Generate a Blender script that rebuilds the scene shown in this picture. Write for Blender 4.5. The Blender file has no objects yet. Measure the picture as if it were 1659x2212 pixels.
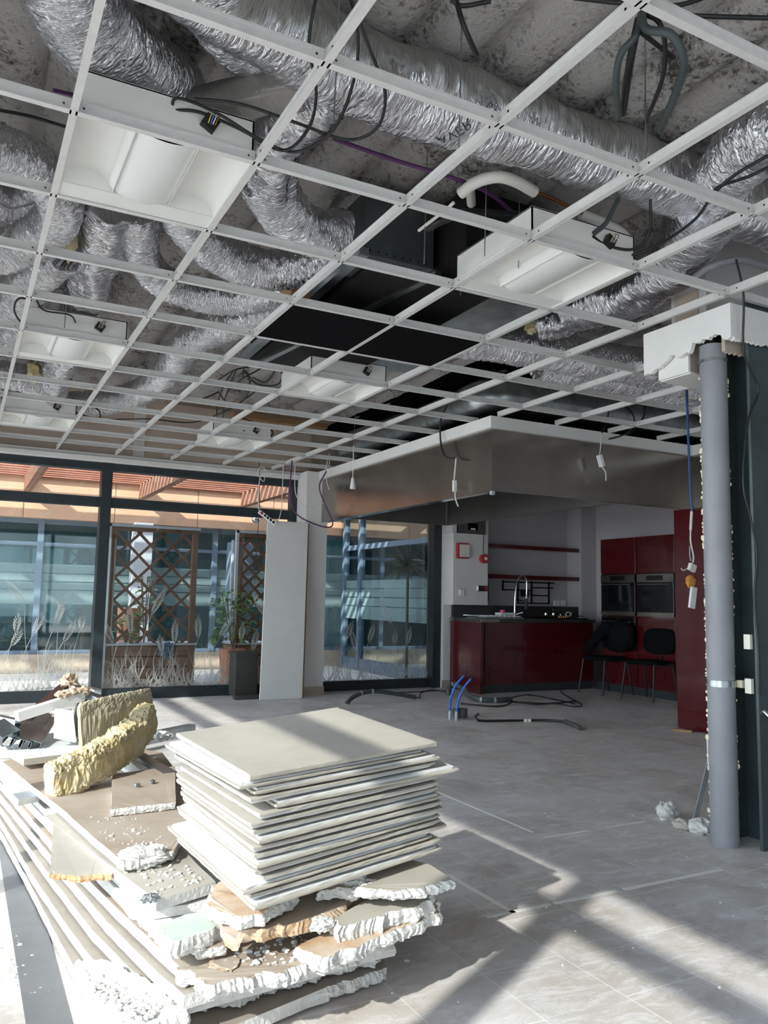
import bpy, math, random
from mathutils import Vector, Matrix, noise
random.seed(7)
SC = bpy.context.scene
COL = SC.collection
CZ = 2.636            # height of the ceiling grid
# ------------------------------------------------------------------ camera
cam_d = bpy.data.cameras.new('camera'); cam = bpy.data.objects.new('camera', cam_d); COL.objects.link(cam)
cam_d.sensor_fit = 'VERTICAL'; cam_d.sensor_height = 36.0; cam_d.lens = 1734.4*36/2212
cam_d.clip_start = 0.05; cam_d.clip_end = 200
RR = Vector((0.88412, -0.46685, 0.01936)); DD = Vector((0.06686, 0.08539, -0.99410)); FF = Vector((0.46245, 0.88020, 0.10670))
cam.matrix_world = Matrix(((RR.x, -DD.x, -FF.x, 0), (RR.y, -DD.y, -FF.y, 0), (RR.z, -DD.z, -FF.z, 1.14), (0, 0, 0, 1)))
SC.camera = cam
# ------------------------------------------------------------------ world, sun, exposure
SC.view_settings.view_transform = 'Standard'; SC.view_settings.look = 'None'
SC.view_settings.gamma = 1.0; SC.view_settings.use_curve_mapping = False
SC.view_settings.exposure = 1.12
W = bpy.data.worlds.new('sky'); SC.world = W; W.use_nodes = True
nt = W.node_tree; nt.nodes.clear()
wo = nt.nodes.new('ShaderNodeOutputWorld'); bg = nt.nodes.new('ShaderNodeBackground')
tc = nt.nodes.new('ShaderNodeTexCoord'); sp = nt.nodes.new('ShaderNodeSeparateXYZ'); cr = nt.nodes.new('ShaderNodeValToRGB')
nz = nt.nodes.new('ShaderNodeTexNoise'); nz.inputs['Scale'].default_value = 3.0; nz.inputs['Detail'].default_value = 6
cl = nt.nodes.new('ShaderNodeValToRGB'); mx = nt.nodes.new('ShaderNodeMixRGB')
nt.links.new(tc.outputs['Generated'], sp.inputs[0]); nt.links.new(sp.outputs[2], cr.inputs[0])
cr.color_ramp.elements[0].position = 0.0; cr.color_ramp.elements[0].color = (0.80, 0.88, 0.96, 1)
cr.color_ramp.elements[1].position = 0.7; cr.color_ramp.elements[1].color = (0.42, 0.62, 0.95, 1)
nt.links.new(tc.outputs['Generated'], nz.inputs['Vector']); nt.links.new(nz.outputs[0], cl.inputs[0])
cl.color_ramp.elements[0].position = 0.47; cl.color_ramp.elements[1].position = 0.62
nt.links.new(cl.outputs[0], mx.inputs[0]); nt.links.new(cr.outputs[0], mx.inputs[1]); mx.inputs[2].default_value = (1, 0.99, 0.98, 1)
nt.links.new(mx.outputs[0], bg.inputs[0]); bg.inputs[1].default_value = 3.3
nt.links.new(bg.outputs[0], wo.inputs[0])
sd = bpy.data.lights.new('sun', 'SUN'); sun = bpy.data.objects.new('sun', sd); COL.objects.link(sun)
sd.energy = 4.8; sd.angle = math.radians(0.9); sd.color = (1.0, 0.96, 0.90)
AZ, EL = math.radians(30.5), math.radians(32)
sun.rotation_euler = Vector((math.cos(AZ)*math.cos(EL), math.sin(AZ)*math.cos(EL), -math.sin(EL))).to_track_quat('-Z', 'Y').to_euler()
sun.location = (-6, -4, 6)

# ------------------------------------------------------------------ materials
def pm(name, col, rough=0.6, metal=0.0, var=0.0, vscale=8.0, bump=0.0, bscale=60.0, col2=None, spec=0.5, coat=0.0, detail=5, pos=(0.35, 0.65), stretch=None):
    m = bpy.data.materials.new(name); m.use_nodes = True
    n = m.node_tree.nodes; l = m.node_tree.links; b = n['Principled BSDF']
    b.inputs['Roughness'].default_value = rough; b.inputs['Metallic'].default_value = metal
    b.inputs['Specular IOR Level'].default_value = spec; b.inputs['Coat Weight'].default_value = coat
    b.inputs['Coat Roughness'].default_value = 0.08
    b.inputs['Base Color'].default_value = (*col, 1)
    if var or col2 or bump:
        t = n.new('ShaderNodeTexCoord'); src = t.outputs['Object']
        if stretch:
            mp = n.new('ShaderNodeMapping'); mp.inputs['Scale'].default_value = stretch; l.new(src, mp.inputs[0]); src = mp.outputs[0]
    if var or col2:
        z = n.new('ShaderNodeTexNoise'); z.inputs['Scale'].default_value = vscale; z.inputs['Detail'].default_value = detail
        z.inputs['Roughness'].default_value = 0.6
        l.new(src, z.inputs['Vector']); r = n.new('ShaderNodeValToRGB')
        c2 = col2 if col2 else tuple(max(0, c*(1-var)) for c in col)
        r.color_ramp.elements[0].position = pos[0]; r.color_ramp.elements[1].position = pos[1]
        r.color_ramp.elements[0].color = (*c2, 1); r.color_ramp.elements[1].color = (*col, 1)
        l.new(z.outputs[0], r.inputs[0]); l.new(r.outputs[0], b.inputs['Base Color'])
    if bump:
        z2 = n.new('ShaderNodeTexNoise'); z2.inputs['Scale'].default_value = bscale; z2.inputs['Detail'].default_value = 4
        l.new(src, z2.inputs['Vector']); bp = n.new('ShaderNodeBump'); bp.inputs['Strength'].default_value = bump
        bp.inputs['Distance'].default_value = 0.01
        l.new(z2.outputs[0], bp.inputs['Height']); l.new(bp.outputs[0], b.inputs['Normal'])
    return m
def glassmat(name, tint=(1, 1, 1), gloss=(1, 1, 1), refl=0.0, ior=1.45):
    m = bpy.data.materials.new(name); m.use_nodes = True; n = m.node_tree.nodes; l = m.node_tree.links; n.clear()
    o = n.new('ShaderNodeOutputMaterial'); tr = n.new('ShaderNodeBsdfTransparent'); g = n.new('ShaderNodeBsdfGlossy')
    tr.inputs[0].default_value = (*tint, 1); g.inputs['Color'].default_value = (*gloss, 1); g.inputs['Roughness'].default_value = 0.02
    f = n.new('ShaderNodeFresnel'); f.inputs[0].default_value = ior; mxs = n.new('ShaderNodeMixShader')
    ad = n.new('ShaderNodeMath'); ad.operation = 'ADD'; ad.inputs[1].default_value = refl; ad.use_clamp = True
    l.new(f.outputs[0], ad.inputs[0]); l.new(ad.outputs[0], mxs.inputs[0]); l.new(tr.outputs[0], mxs.inputs[1]); l.new(g.outputs[0], mxs.inputs[2])
    l.new(mxs.outputs[0], o.inputs[0]); return m
def etchmat(name, a=0.45, col=(0.80, 0.82, 0.80)):
    m = bpy.data.materials.new(name); m.use_nodes = True; n = m.node_tree.nodes; l = m.node_tree.links; n.clear()
    o = n.new('ShaderNodeOutputMaterial'); tr = n.new('ShaderNodeBsdfTransparent'); d = n.new('ShaderNodeBsdfDiffuse'); t = n.new('ShaderNodeBsdfTranslucent')
    d.inputs[0].default_value = (*col, 1); t.inputs[0].default_value = (*col, 1)
    a1 = n.new('ShaderNodeMixShader'); a1.inputs[0].default_value = 0.5; l.new(d.outputs[0], a1.inputs[1]); l.new(t.outputs[0], a1.inputs[2])
    a2 = n.new('ShaderNodeMixShader'); a2.inputs[0].default_value = a; l.new(tr.outputs[0], a2.inputs[1]); l.new(a1.outputs[0], a2.inputs[2])
    l.new(a2.outputs[0], o.inputs[0]); return m
def foilmat(name, col=(0.93, 0.93, 0.96), rough=0.27, bs=1.0, su=22, sv=110, metal=1.0, dark=0.75):
    m = pm(name, col, rough, metal); n = m.node_tree.nodes; l = m.node_tree.links; b = n['Principled BSDF']
    t = n.new('ShaderNodeTexCoord'); mp = n.new('ShaderNodeMapping'); mp.inputs['Scale'].default_value = (su, sv, 1)
    l.new(t.outputs['UV'], mp.inputs[0]); z = n.new('ShaderNodeTexNoise'); z.inputs['Scale'].default_value = 1.0; z.inputs['Detail'].default_value = 3
    z.inputs['Distortion'].default_value = 0.6
    l.new(mp.outputs[0], z.inputs['Vector']); bp = n.new('ShaderNodeBump'); bp.inputs['Strength'].default_value = bs; bp.inputs['Distance'].default_value = 0.03
    l.new(z.outputs[0], bp.inputs['Height']); l.new(bp.outputs[0], b.inputs['Normal'])
    z3 = n.new('ShaderNodeTexNoise'); z3.inputs['Scale'].default_value = 5; z3.inputs['Detail'].default_value = 4; l.new(t.outputs['Object'], z3.inputs['Vector'])
    r = n.new('ShaderNodeValToRGB'); r.color_ramp.elements[0].position = 0.35; r.color_ramp.elements[1].position = 0.6
    r.color_ramp.elements[0].color = (*[c*dark for c in col], 1); r.color_ramp.elements[1].color = (*col, 1)
    l.new(z3.outputs[0], r.inputs[0]); l.new(r.outputs[0], b.inputs['Base Color'])
    return m
M = {}
M['white'] = pm('white_paint', (0.78, 0.77, 0.75), 0.5, var=0.05, vscale=4)
M['tee'] = pm('white_grid_enamel', (0.68, 0.665, 0.65), 0.4, var=0.08, vscale=30)
M['lampwhite'] = pm('white_lamp_enamel', (0.78, 0.775, 0.74), 0.45)
M['diffuser'] = pm('opal_diffuser', (0.80, 0.80, 0.78), 0.3)
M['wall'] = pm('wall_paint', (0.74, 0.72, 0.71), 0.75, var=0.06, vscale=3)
M['kwall'] = pm('lilac_grey_wall_paint', (0.50, 0.475, 0.49), 0.75, var=0.05, vscale=3)  # white wall paint darkened and tinted to paint in the kitchen's dimness
M['beige'] = pm('bare_beige_board', (0.50, 0.42, 0.35), 0.85, var=0.2, vscale=5, bump=0.1)
M['tanboard'] = pm('tan_plaster_board', (0.60, 0.50, 0.42), 0.9, var=0.12, vscale=2)
M['dark_frame'] = pm('anthracite_frame', (0.022, 0.032, 0.038), 0.42, var=0.3, vscale=6)
M['black'] = pm('black_matt', (0.006, 0.006, 0.007), 0.9, spec=0.05)
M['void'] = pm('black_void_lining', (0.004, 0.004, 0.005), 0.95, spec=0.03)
M['cable'] = pm('black_cable_sheath', (0.012, 0.013, 0.014), 0.45)
M['greycable'] = pm('grey_cable_sheath', (0.06, 0.075, 0.08), 0.5)
M['whitecable'] = pm('white_cable_sheath', (0.72, 0.70, 0.66), 0.45)
M['purple'] = pm('purple_cable_sheath', (0.10, 0.025, 0.12), 0.5)
M['bluecable'] = pm('blue_cable_sheath', (0.02, 0.07, 0.22), 0.45)
M['bluepipe'] = pm('bright_blue_conduit', (0.02, 0.16, 0.62), 0.4)
M['yellow'] = pm('yellow_wire', (0.7, 0.5, 0.05), 0.5)
M['orange'] = pm('orange_foam', (0.78, 0.33, 0.06), 0.8, var=0.3, vscale=40)
M['copper'] = pm('copper_pipe_metal', (0.45, 0.18, 0.08), 0.35, 1.0)
M['plastic'] = pm('cream_plastic', (0.80, 0.77, 0.68), 0.4)
M['whiteplastic'] = pm('white_plastic', (0.82, 0.82, 0.80), 0.35)
M['red'] = pm('gloss_dark_red', (0.075, 0.003, 0.006), 0.22, coat=0.8, var=0.1, vscale=2)
M['redplastic'] = pm('red_plastic', (0.42, 0.03, 0.04), 0.35)
M['pink'] = pm('pink_plastic', (0.6, 0.06, 0.2), 0.4)
M['worktop'] = pm('dark_worktop', (0.035, 0.035, 0.035), 0.25)
M['plinth'] = pm('grey_plinth', (0.035, 0.042, 0.048), 0.35)
M['steel'] = pm('brushed_steel', (0.42, 0.39, 0.36), 0.22, 1.0, var=0.25, vscale=1.6, bump=0.05, bscale=3)
M['steel_in'] = pm('dull_steel_lining', (0.22, 0.21, 0.20), 0.45, 0.9, var=0.2, vscale=2)
M['chrome'] = pm('chrome', (0.8, 0.8, 0.82), 0.12, 1.0)
M['galv'] = pm('galvanised_steel', (0.50, 0.55, 0.57), 0.30, 1.0, var=0.35, vscale=7, detail=3)
M['galv_dark'] = pm('dark_plenum_steel', (0.11, 0.13, 0.135), 0.38, 0.6, var=0.45, vscale=3)
M['plenblack'] = pm('black_plenum_lining', (0.014, 0.013, 0.014), 0.7, spec=0.15)
M['oven_glass'] = pm('oven_black_glass', (0.006, 0.007, 0.008), 0.08)
M['fabric'] = pm('black_chair_fabric', (0.005, 0.006, 0.007), 0.9, spec=0.1)
M['jacket'] = pm('dark_jacket_cloth', (0.006, 0.007, 0.010), 0.9, spec=0.1, bump=0.5, bscale=12)
M['pvc'] = pm('grey_pvc', (0.27, 0.275, 0.30), 0.5, var=0.15, vscale=5)
M['beam'] = pm('dark_green_grey_beam_paint', (0.060, 0.085, 0.092), 0.38, var=0.35, vscale=3)
M['foam'] = pm('cream_foam_residue', (0.78, 0.72, 0.52), 0.9)
M['insul'] = pm('white_pipe_insulation', (0.74, 0.71, 0.66), 0.6)
M['gypsum'] = pm('white_gypsum', (0.72, 0.71, 0.69), 0.9, var=0.15, vscale=18, bump=0.6, bscale=70)
M['tileface'] = pm('white_tile_face', (0.76, 0.77, 0.78), 0.6)
M['paper'] = pm('grey_beige_board_paper', (0.52, 0.485, 0.43), 0.85, var=0.14, vscale=5)
M['brownpaper'] = pm('brown_board_paper', (0.38, 0.30, 0.235), 0.88, var=0.12, vscale=4, col2=(0.46, 0.39, 0.325))
M['sheetpaper'] = pm('grey_brown_sheet_paper', (0.40, 0.355, 0.31), 0.88, var=0.18, vscale=6)
M['tornpaper'] = pm('torn_brown_paper', (0.50, 0.33, 0.20), 0.9, col2=(0.66, 0.56, 0.46), vscale=9)
M['rust'] = pm('orange_rust_stain', (0.62, 0.20, 0.05), 0.9, col2=(0.66, 0.45, 0.28), vscale=12)
M['greenpaint'] = pm('pale_green_paint_flakes', (0.62, 0.64, 0.60), 0.8, col2=(0.45, 0.58, 0.50), vscale=7)
M['wool'] = pm('yellow_mineral_wool', (0.60, 0.53, 0.37), 0.95, col2=(0.58, 0.47, 0.24), vscale=14, bump=1.0, bscale=45)
M['woolface'] = pm('wool_kraft_face', (0.46, 0.41, 0.30), 0.9, var=0.25, vscale=6, bump=0.4, bscale=20)
M['stud'] = pm('galvanised_stud', (0.55, 0.58, 0.60), 0.35, 1.0, var=0.3, vscale=9)
M['brownstrip'] = pm('dark_brown_strip', (0.045, 0.022, 0.018), 0.4)
M['redwood'] = pm('red_pergola_wood', (0.36, 0.13, 0.075), 0.7, var=0.4, vscale=3, stretch=(1, 6, 6))
M['beamwood'] = pm('brown_beam_wood', (0.32, 0.15, 0.09), 0.7, var=0.3, vscale=5)
M['trelliswood'] = pm('brown_trellis_wood', (0.17, 0.085, 0.045), 0.65, var=0.3, vscale=6)
M['planterwood'] = pm('planter_box_wood', (0.24, 0.13, 0.065), 0.6, var=0.35, vscale=3, stretch=(1, 1, 8))
M['cladding'] = pm('tan_stone_cladding', (0.62, 0.38, 0.24), 0.8, var=0.12, vscale=2)
M['concrete'] = pm('outdoor_concrete', (0.52, 0.47, 0.42), 0.9, var=0.2, vscale=4, bump=0.2)
M['kerb'] = pm('sandy_kerb', (0.52, 0.42, 0.32), 0.9, var=0.25, vscale=8, bump=0.3)
M['outframe'] = pm('outdoor_blue_grey_frame', (0.12, 0.17, 0.23), 0.4)
M['leaf'] = pm('green_leaf', (0.10, 0.24, 0.04), 0.5, var=0.5, vscale=9)
M['terracotta'] = pm('terracotta', (0.5, 0.22, 0.13), 0.8)
M['greybox'] = pm('dark_grey_box', (0.06, 0.058, 0.055), 0.55, var=0.3, vscale=5)
M['blind'] = pm('pale_blue_blind', (0.50, 0.68, 0.70), 0.6)
M['interior'] = pm('far_room_wall', (0.30, 0.36, 0.36), 0.8, var=0.3, vscale=0.8)
M['hedge'] = pm('hedge_green', (0.06, 0.14, 0.04), 0.8, var=0.6, vscale=6, bump=0.8, bscale=14)
M['teak'] = pm('wood_edge', (0.35, 0.2, 0.1), 0.6)
M['sockgrey'] = pm('floor_socket_grey', (0.10, 0.105, 0.11), 0.5)
M['pale'] = pm('pale_grey_sleeve', (0.42, 0.45, 0.48), 0.5)
M['glue'] = pm('pale_glue_trace', (0.85, 0.84, 0.80), 0.7)
M['strip'] = pm('grey_metal_threshold', (0.20, 0.205, 0.22), 0.45, var=0.2, vscale=5)
M['darkleaf'] = pm('dark_yucca_leaf', (0.02, 0.045, 0.02), 0.6)
M['glass'] = glassmat('window_glass', (0.95, 0.98, 0.97), refl=0.02)
M['sideglass'] = glassmat('side_window_glass', (0.96, 0.98, 0.97))
M['tealglass'] = glassmat('teal_tinted_glass', (0.50, 0.70, 0.74), (0.8, 0.95, 1.0), refl=0.02)
M['mirrorglass'] = glassmat('reflective_blue_glass', (0.30, 0.50, 0.55), (0.75, 0.9, 0.95), refl=0.42)
M['etch'] = etchmat('etched_glass', 0.62)
M['frost'] = etchmat('frosted_glass_band', 0.28, (0.55, 0.72, 0.72))
M['foil'] = foilmat('crinkled_foil')
M['foilw'] = foilmat('smooth_foil_wrap', (0.78, 0.78, 0.82), 0.22, 0.8, 16, 60)
M['foildull'] = foilmat('dusty_foil_wrap', (0.40, 0.38, 0.36), 0.5, 0.4, 10, 20, 0.6)

def foilreflmat():  # foil with a dark ceiling reflection painted in through a vertex mask
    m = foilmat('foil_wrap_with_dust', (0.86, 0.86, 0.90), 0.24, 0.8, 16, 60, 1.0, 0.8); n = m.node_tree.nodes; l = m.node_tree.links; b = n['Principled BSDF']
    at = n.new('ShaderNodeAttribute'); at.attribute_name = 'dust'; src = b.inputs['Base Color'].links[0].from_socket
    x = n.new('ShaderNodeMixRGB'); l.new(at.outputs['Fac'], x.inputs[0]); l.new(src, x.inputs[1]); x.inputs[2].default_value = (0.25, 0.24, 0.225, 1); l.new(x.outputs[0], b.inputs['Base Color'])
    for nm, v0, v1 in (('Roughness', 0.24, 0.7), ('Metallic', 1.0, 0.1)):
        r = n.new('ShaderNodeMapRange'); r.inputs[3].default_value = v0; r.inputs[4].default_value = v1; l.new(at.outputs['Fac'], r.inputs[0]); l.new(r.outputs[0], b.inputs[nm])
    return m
M['foildust'] = foilreflmat()

# ceiling deck: sprayed fibrous coating with dark mould
def deckmat():
    m = pm('sprayed_fibre_coating', (0.42, 0.40, 0.38), 0.95, bump=1.0, bscale=55); n = m.node_tree.nodes; l = m.node_tree.links; b = n['Principled BSDF']
    t = n.new('ShaderNodeTexCoord')
    a = n.new('ShaderNodeTexNoise'); a.inputs['Scale'].default_value = 2.2; a.inputs['Detail'].default_value = 8; a.inputs['Roughness'].default_value = 0.7
    c = n.new('ShaderNodeTexNoise'); c.inputs['Scale'].default_value = 38; c.inputs['Detail'].default_value = 6; c.inputs['Roughness'].default_value = 0.75
    l.new(t.outputs['Object'], a.inputs['Vector']); l.new(t.outputs['Object'], c.inputs['Vector'])
    s = n.new('ShaderNodeMath'); s.operation = 'ADD'; l.new(a.outputs[0], s.inputs[0]); l.new(c.outputs[0], s.inputs[1])
    r = n.new('ShaderNodeValToRGB'); e = r.color_ramp.elements
    h = n.new('ShaderNodeMath'); h.operation = 'MULTIPLY'; h.inputs[1].default_value = 0.5; l.new(s.outputs[0], h.inputs[0])
    e[0].position = 0.40; e[0].color = (0.055, 0.048, 0.044, 1); e[1].position = 0.50; e[1].color = (0.40, 0.38, 0.365, 1)
    l.new(h.outputs[0], r.inputs[0]); l.new(r.outputs[0], b.inputs['Base Color']); return m
M['deck'] = deckmat()
# floor: 300 x 600 tiles, staggered, plaster dust on top
def floormat():
    m = pm('stone_floor_tiles', (0.4, 0.38, 0.36), 0.55); n = m.node_tree.nodes; l = m.node_tree.links; b = n['Principled BSDF']
    t = n.new('ShaderNodeTexCoord'); mp = n.new('ShaderNodeMapping')
    mp.inputs['Rotation'].default_value = (0, 0, math.radians(90)); mp.inputs['Location'].default_value = (-0.25, 0.0, 0)
    l.new(t.outputs['Object'], mp.inputs[0])
    br = n.new('ShaderNodeTexBrick'); br.offset = 0.5; br.inputs['Scale'].default_value = 1.0
    br.inputs['Brick Width'].default_value = 0.6; br.inputs['Row Height'].default_value = 0.3; br.inputs['Mortar Size'].default_value = 0.0022
    br.inputs['Mortar Smooth'].default_value = 0.3; br.inputs['Bias'].default_value = 0.0
    br.inputs['Color1'].default_value = (0.62, 0.57, 0.53, 1); br.inputs['Color2'].default_value = (0.55, 0.505, 0.47, 1); br.inputs['Mortar'].default_value = (0.82, 0.81, 0.80, 1)
    l.new(mp.outputs[0], br.inputs['Vector'])
    def noi(sc, det, ro, st=(1, 1, 1)):
        mm = n.new('ShaderNodeMapping'); mm.inputs['Scale'].default_value = st; mm.inputs['Rotation'].default_value = (0, 0, 0.5)
        z = n.new('ShaderNodeTexNoise'); z.inputs['Scale'].default_value = sc; z.inputs['Detail'].default_value = det; z.inputs['Roughness'].default_value = ro
        z.inputs['Distortion'].default_value = 0.8
        l.new(t.outputs['Object'], mm.inputs[0]); l.new(mm.outputs[0], z.inputs['Vector']); return z.outputs[0]
    def ramp(x, p0, p1, v0=0., v1=1.):
        r = n.new('ShaderNodeMapRange'); r.inputs[1].default_value = p0; r.inputs[2].default_value = p1; r.inputs[3].default_value = v0; r.inputs[4].default_value = v1
        l.new(x, r.inputs[0]); return r.outputs[0]
    def mix(f, a, c):
        x = n.new('ShaderNodeMixRGB'); l.new(f, x.inputs[0]); l.new(a, x.inputs[1]) ; x.inputs[2].default_value = (*c, 1); return x.outputs[0]
    c1 = mix(ramp(noi(2.5, 7, 0.7), 0.40, 0.62, 0, 0.72), br.outputs['Color'], (0.72, 0.70, 0.72))
    c2 = mix(ramp(noi(5, 8, 0.78, (1, 3, 1)), 0.50, 0.60, 0, 0.55), c1, (0.85, 0.84, 0.85))
    c3 = mix(ramp(noi(1.6, 6, 0.7), 0.52, 0.66, 0, 0.6), c2, (0.36, 0.32, 0.30))
    gf = n.new('ShaderNodeMath'); gf.operation = 'MULTIPLY'; gf.inputs[1].default_value = 0.6; l.new(br.outputs['Fac'], gf.inputs[0])
    c3 = mix(gf.outputs[0], c3, (0.88, 0.87, 0.86))
    l.new(c3, b.inputs['Base Color']); l.new(ramp(noi(3, 5, 0.6), 0.35, 0.65, 0.36, 0.7), b.inputs['Roughness'])
    bp = n.new('ShaderNodeBump'); bp.inputs['Strength'].default_value = 0.25; bp.inputs['Distance'].default_value = 0.004
    l.new(noi(40, 5, 0.7), bp.inputs['Height']); l.new(bp.outputs[0], b.inputs['Normal']); return m
M['floor'] = floormat()

# ------------------------------------------------------------------ mesh helpers
def cat_rom(pts, n=8):
    P = [Vector(p) for p in pts]
    if len(P) < 3: 
        return [P[0].lerp(P[1], i/n) for i in range(n+1)]
    E = [P[0]*2-P[1]] + P + [P[-1]*2-P[-2]]; out = []
    for i in range(1, len(E)-2):
        a, b, c, d = E[i-1], E[i], E[i+1], E[i+2]
        for k in range(n):
            t = k/n
            out.append(0.5*((2*b)+(-a+c)*t+(2*a-5*b+4*c-d)*t*t+(-a+3*b-3*c+d)*t**3))
    out.append(P[-1]); return out
def resample(P, step):
    out = [P[0].copy()]; acc = 0.0
    for a, b in zip(P, P[1:]):
        L = (b-a).length
        if L < 1e-9: continue
        t = step-acc
        while t <= L:
            out.append(a.lerp(b, t/L)); t += step
        acc = L-(t-step)
    if (out[-1]-P[-1]).length > step*0.3: out.append(P[-1].copy())
    return out
class MB:
    def __init__(s): s.v = []; s.f = []; s.mi = []; s.uv = None; s.m = 0; s.smooth = False
    def add(s, vs, fs):
        o = len(s.v); s.v += [tuple(v) for v in vs]
        for f in fs: s.f.append(tuple(o+i for i in f)); s.mi.append(s.m)
        return s
    def box(s, x0, x1, y0, y1, z0, z1):
        x0, x1 = sorted((x0, x1)); y0, y1 = sorted((y0, y1)); z0, z1 = sorted((z0, z1))
        return s.add([(x0,y0,z0),(x1,y0,z0),(x1,y1,z0),(x0,y1,z0),(x0,y0,z1),(x1,y0,z1),(x1,y1,z1),(x0,y1,z1)],
                     [(3,2,1,0),(4,5,6,7),(0,1,5,4),(1,2,6,5),(2,3,7,6),(3,0,4,7)])
    def cb(s, c, sx, sy, sz, rot=None):            # centred, optionally rotated box
        c = Vector(c); R = rot.to_matrix() if hasattr(rot, 'to_matrix') else (rot or Matrix.Identity(3))
        vs = [c + R @ Vector((a*sx/2, b*sy/2, d*sz/2)) for d in (-1, 1) for a, b in ((-1,-1),(1,-1),(1,1),(-1,1))]
        return s.add(vs, [(3,2,1,0),(4,5,6,7),(0,1,5,4),(1,2,6,5),(2,3,7,6),(3,0,4,7)])
    def bar(s, a, b, w, h, up=(0,0,1)):            # rectangular bar from a to b
        a, b = Vector(a), Vector(b); d = (b-a); L = d.length; d.normalize(); u = Vector(up)
        if abs(d.dot(u)) > 0.98: u = Vector((0,1,0))
        x = d.cross(u).normalized(); y = x.cross(d)
        return s.cb((a+b)/2, w, L, h, Matrix((x, d, y)).transposed())
    def prism(s, poly, a, b, axis='z'):            # polygon extruded along an axis
        def P(p, t): return {'z': (p[0],p[1],t), 'y': (p[0],t,p[1]), 'x': (t,p[0],p[1])}[axis]
        n = len(poly); vs = [P(p,a) for p in poly]+[P(p,b) for p in poly]
        return s.add(vs, [tuple(range(n))[::-1], tuple(range(n,2*n))]+[(i,(i+1)%n,n+(i+1)%n,n+i) for i in range(n)])
    def tube(s, pts, r, seg=8, n=6, smooth_path=True, caps=True):
        P = cat_rom(pts, n) if smooth_path else [Vector(p) for p in pts]
        P = [p for i, p in enumerate(P) if i == 0 or (p-P[i-1]).length > 1e-6]
        rr = r if callable(r) else (lambda t, a: r)
        N = None; rings = []; L = len(P)
        for i, p in enumerate(P):
            d = ((P[min(i+1, L-1)]-P[max(i-1, 0)])).normalized()
            if N is None:
                N = d.orthogonal().normalized()
            else:
                N = (N-d*N.dot(d)).normalized()
            Bn = d.cross(N)
            rings.append([p+(N*math.cos(a)+Bn*math.sin(a))*rr(i/(L-1), a) for a in [2*math.pi*k/seg for k in range(seg)]])
        vs = [v for rg in rings for v in rg]; fs = []
        for i in range(L-1):
            for k in range(seg):
                fs.append((i*seg+k, i*seg+(k+1)%seg, (i+1)*seg+(k+1)%seg, (i+1)*seg+k))
        if caps: fs += [tuple(range(seg))[::-1], tuple((L-1)*seg+k for k in range(seg))]
        s.smooth = True
        return s.add(vs, fs)
    def cyl(s, a, b, r, seg=20, r2=None):
        r2 = r if r2 is None else r2
        return s.tube([a, b], lambda t, an: r+(r2-r)*t, seg, smooth_path=False)
    def blob(s, c, rx, ry, rz, amp=0.25, seed=0, nu=12, nv=8, fr=2.0):
        c = Vector(c); vs = []; fs = []
        for j in range(nv+1):
            th = math.pi*j/nv
            for i in range(nu):
                ph = 2*math.pi*i/nu; d = Vector((math.sin(th)*math.cos(ph), math.sin(th)*math.sin(ph), math.cos(th)))
                o_ = Vector((seed*7.1, seed*3.3, 0)); k = 1+amp*(1.2*noise.noise(d*fr+o_)+0.6*noise.noise(d*fr*2.3+o_)+0.35*noise.noise(d*fr*5.1+o_))
                vs.append(c+Vector((d.x*rx, d.y*ry, d.z*rz))*k)
        for j in range(nv):
            for i in range(nu): fs.append((j*nu+i, (j+1)*nu+i, (j+1)*nu+(i+1)%nu, j*nu+(i+1)%nu))
        return s.add(vs, fs)
    def build(s, name, mat, parent=None, smooth=None, label=None):
        me = bpy.data.meshes.new(name); me.from_pydata(s.v, [], s.f)
        mats = mat if isinstance(mat, (list, tuple)) else [mat]
        for mm in mats: me.materials.append(M[mm] if isinstance(mm, str) else mm)
        for p, i in zip(me.polygons, s.mi): p.material_index = i
        sm = s.smooth if smooth is None else smooth
        if sm: me.polygons.foreach_set('use_smooth', [True]*len(me.polygons)); me.set_sharp_from_angle(angle=math.radians(50))
        if s.uv:
            ul = me.uv_layers.new(name='UVMap')
            for lo in me.loops: ul.data[lo.index].uv = s.uv[lo.vertex_index]
        me.update(); o = bpy.data.objects.new(name, me); COL.objects.link(o)
        if parent is not None:
            o.parent = parent
            if parent.type == 'EMPTY' and parent.get('_o'): o.matrix_parent_inverse = Matrix.Translation(Vector(parent['_o'])).inverted()
        if label: o['label'] = label
        return o
def tag(o, label, cat, group=None, kind=None):
    o['label'] = label; o['category'] = cat
    if group: o['group'] = group
    if kind: o['kind'] = kind
    return o
def thing(name, label, cat, loc=(0, 0, 0), group=None):
    o = bpy.data.objects.new(name, None); COL.objects.link(o); o.location = loc; o.empty_display_size = 0.1
    if any(loc): o['_o'] = list(loc)
    return tag(o, label, cat, group)
def struct(o, label=None):
    o['kind'] = 'structure'
    if label: o['label'] = label
    return o
def bevel(o, w=0.004, seg=2):
    m = o.modifiers.new('bevel', 'BEVEL'); m.width = w; m.segments = seg; m.limit_method = 'ANGLE'; m.angle_limit = math.radians(40); return o
def B(*a): return MB().box(*a)

# ================================================================== ROOM SHELL
struct(B(-0.95, 8.3, -4.0, 9.22, -0.2, 0).build('floor', 'floor'))
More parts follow.
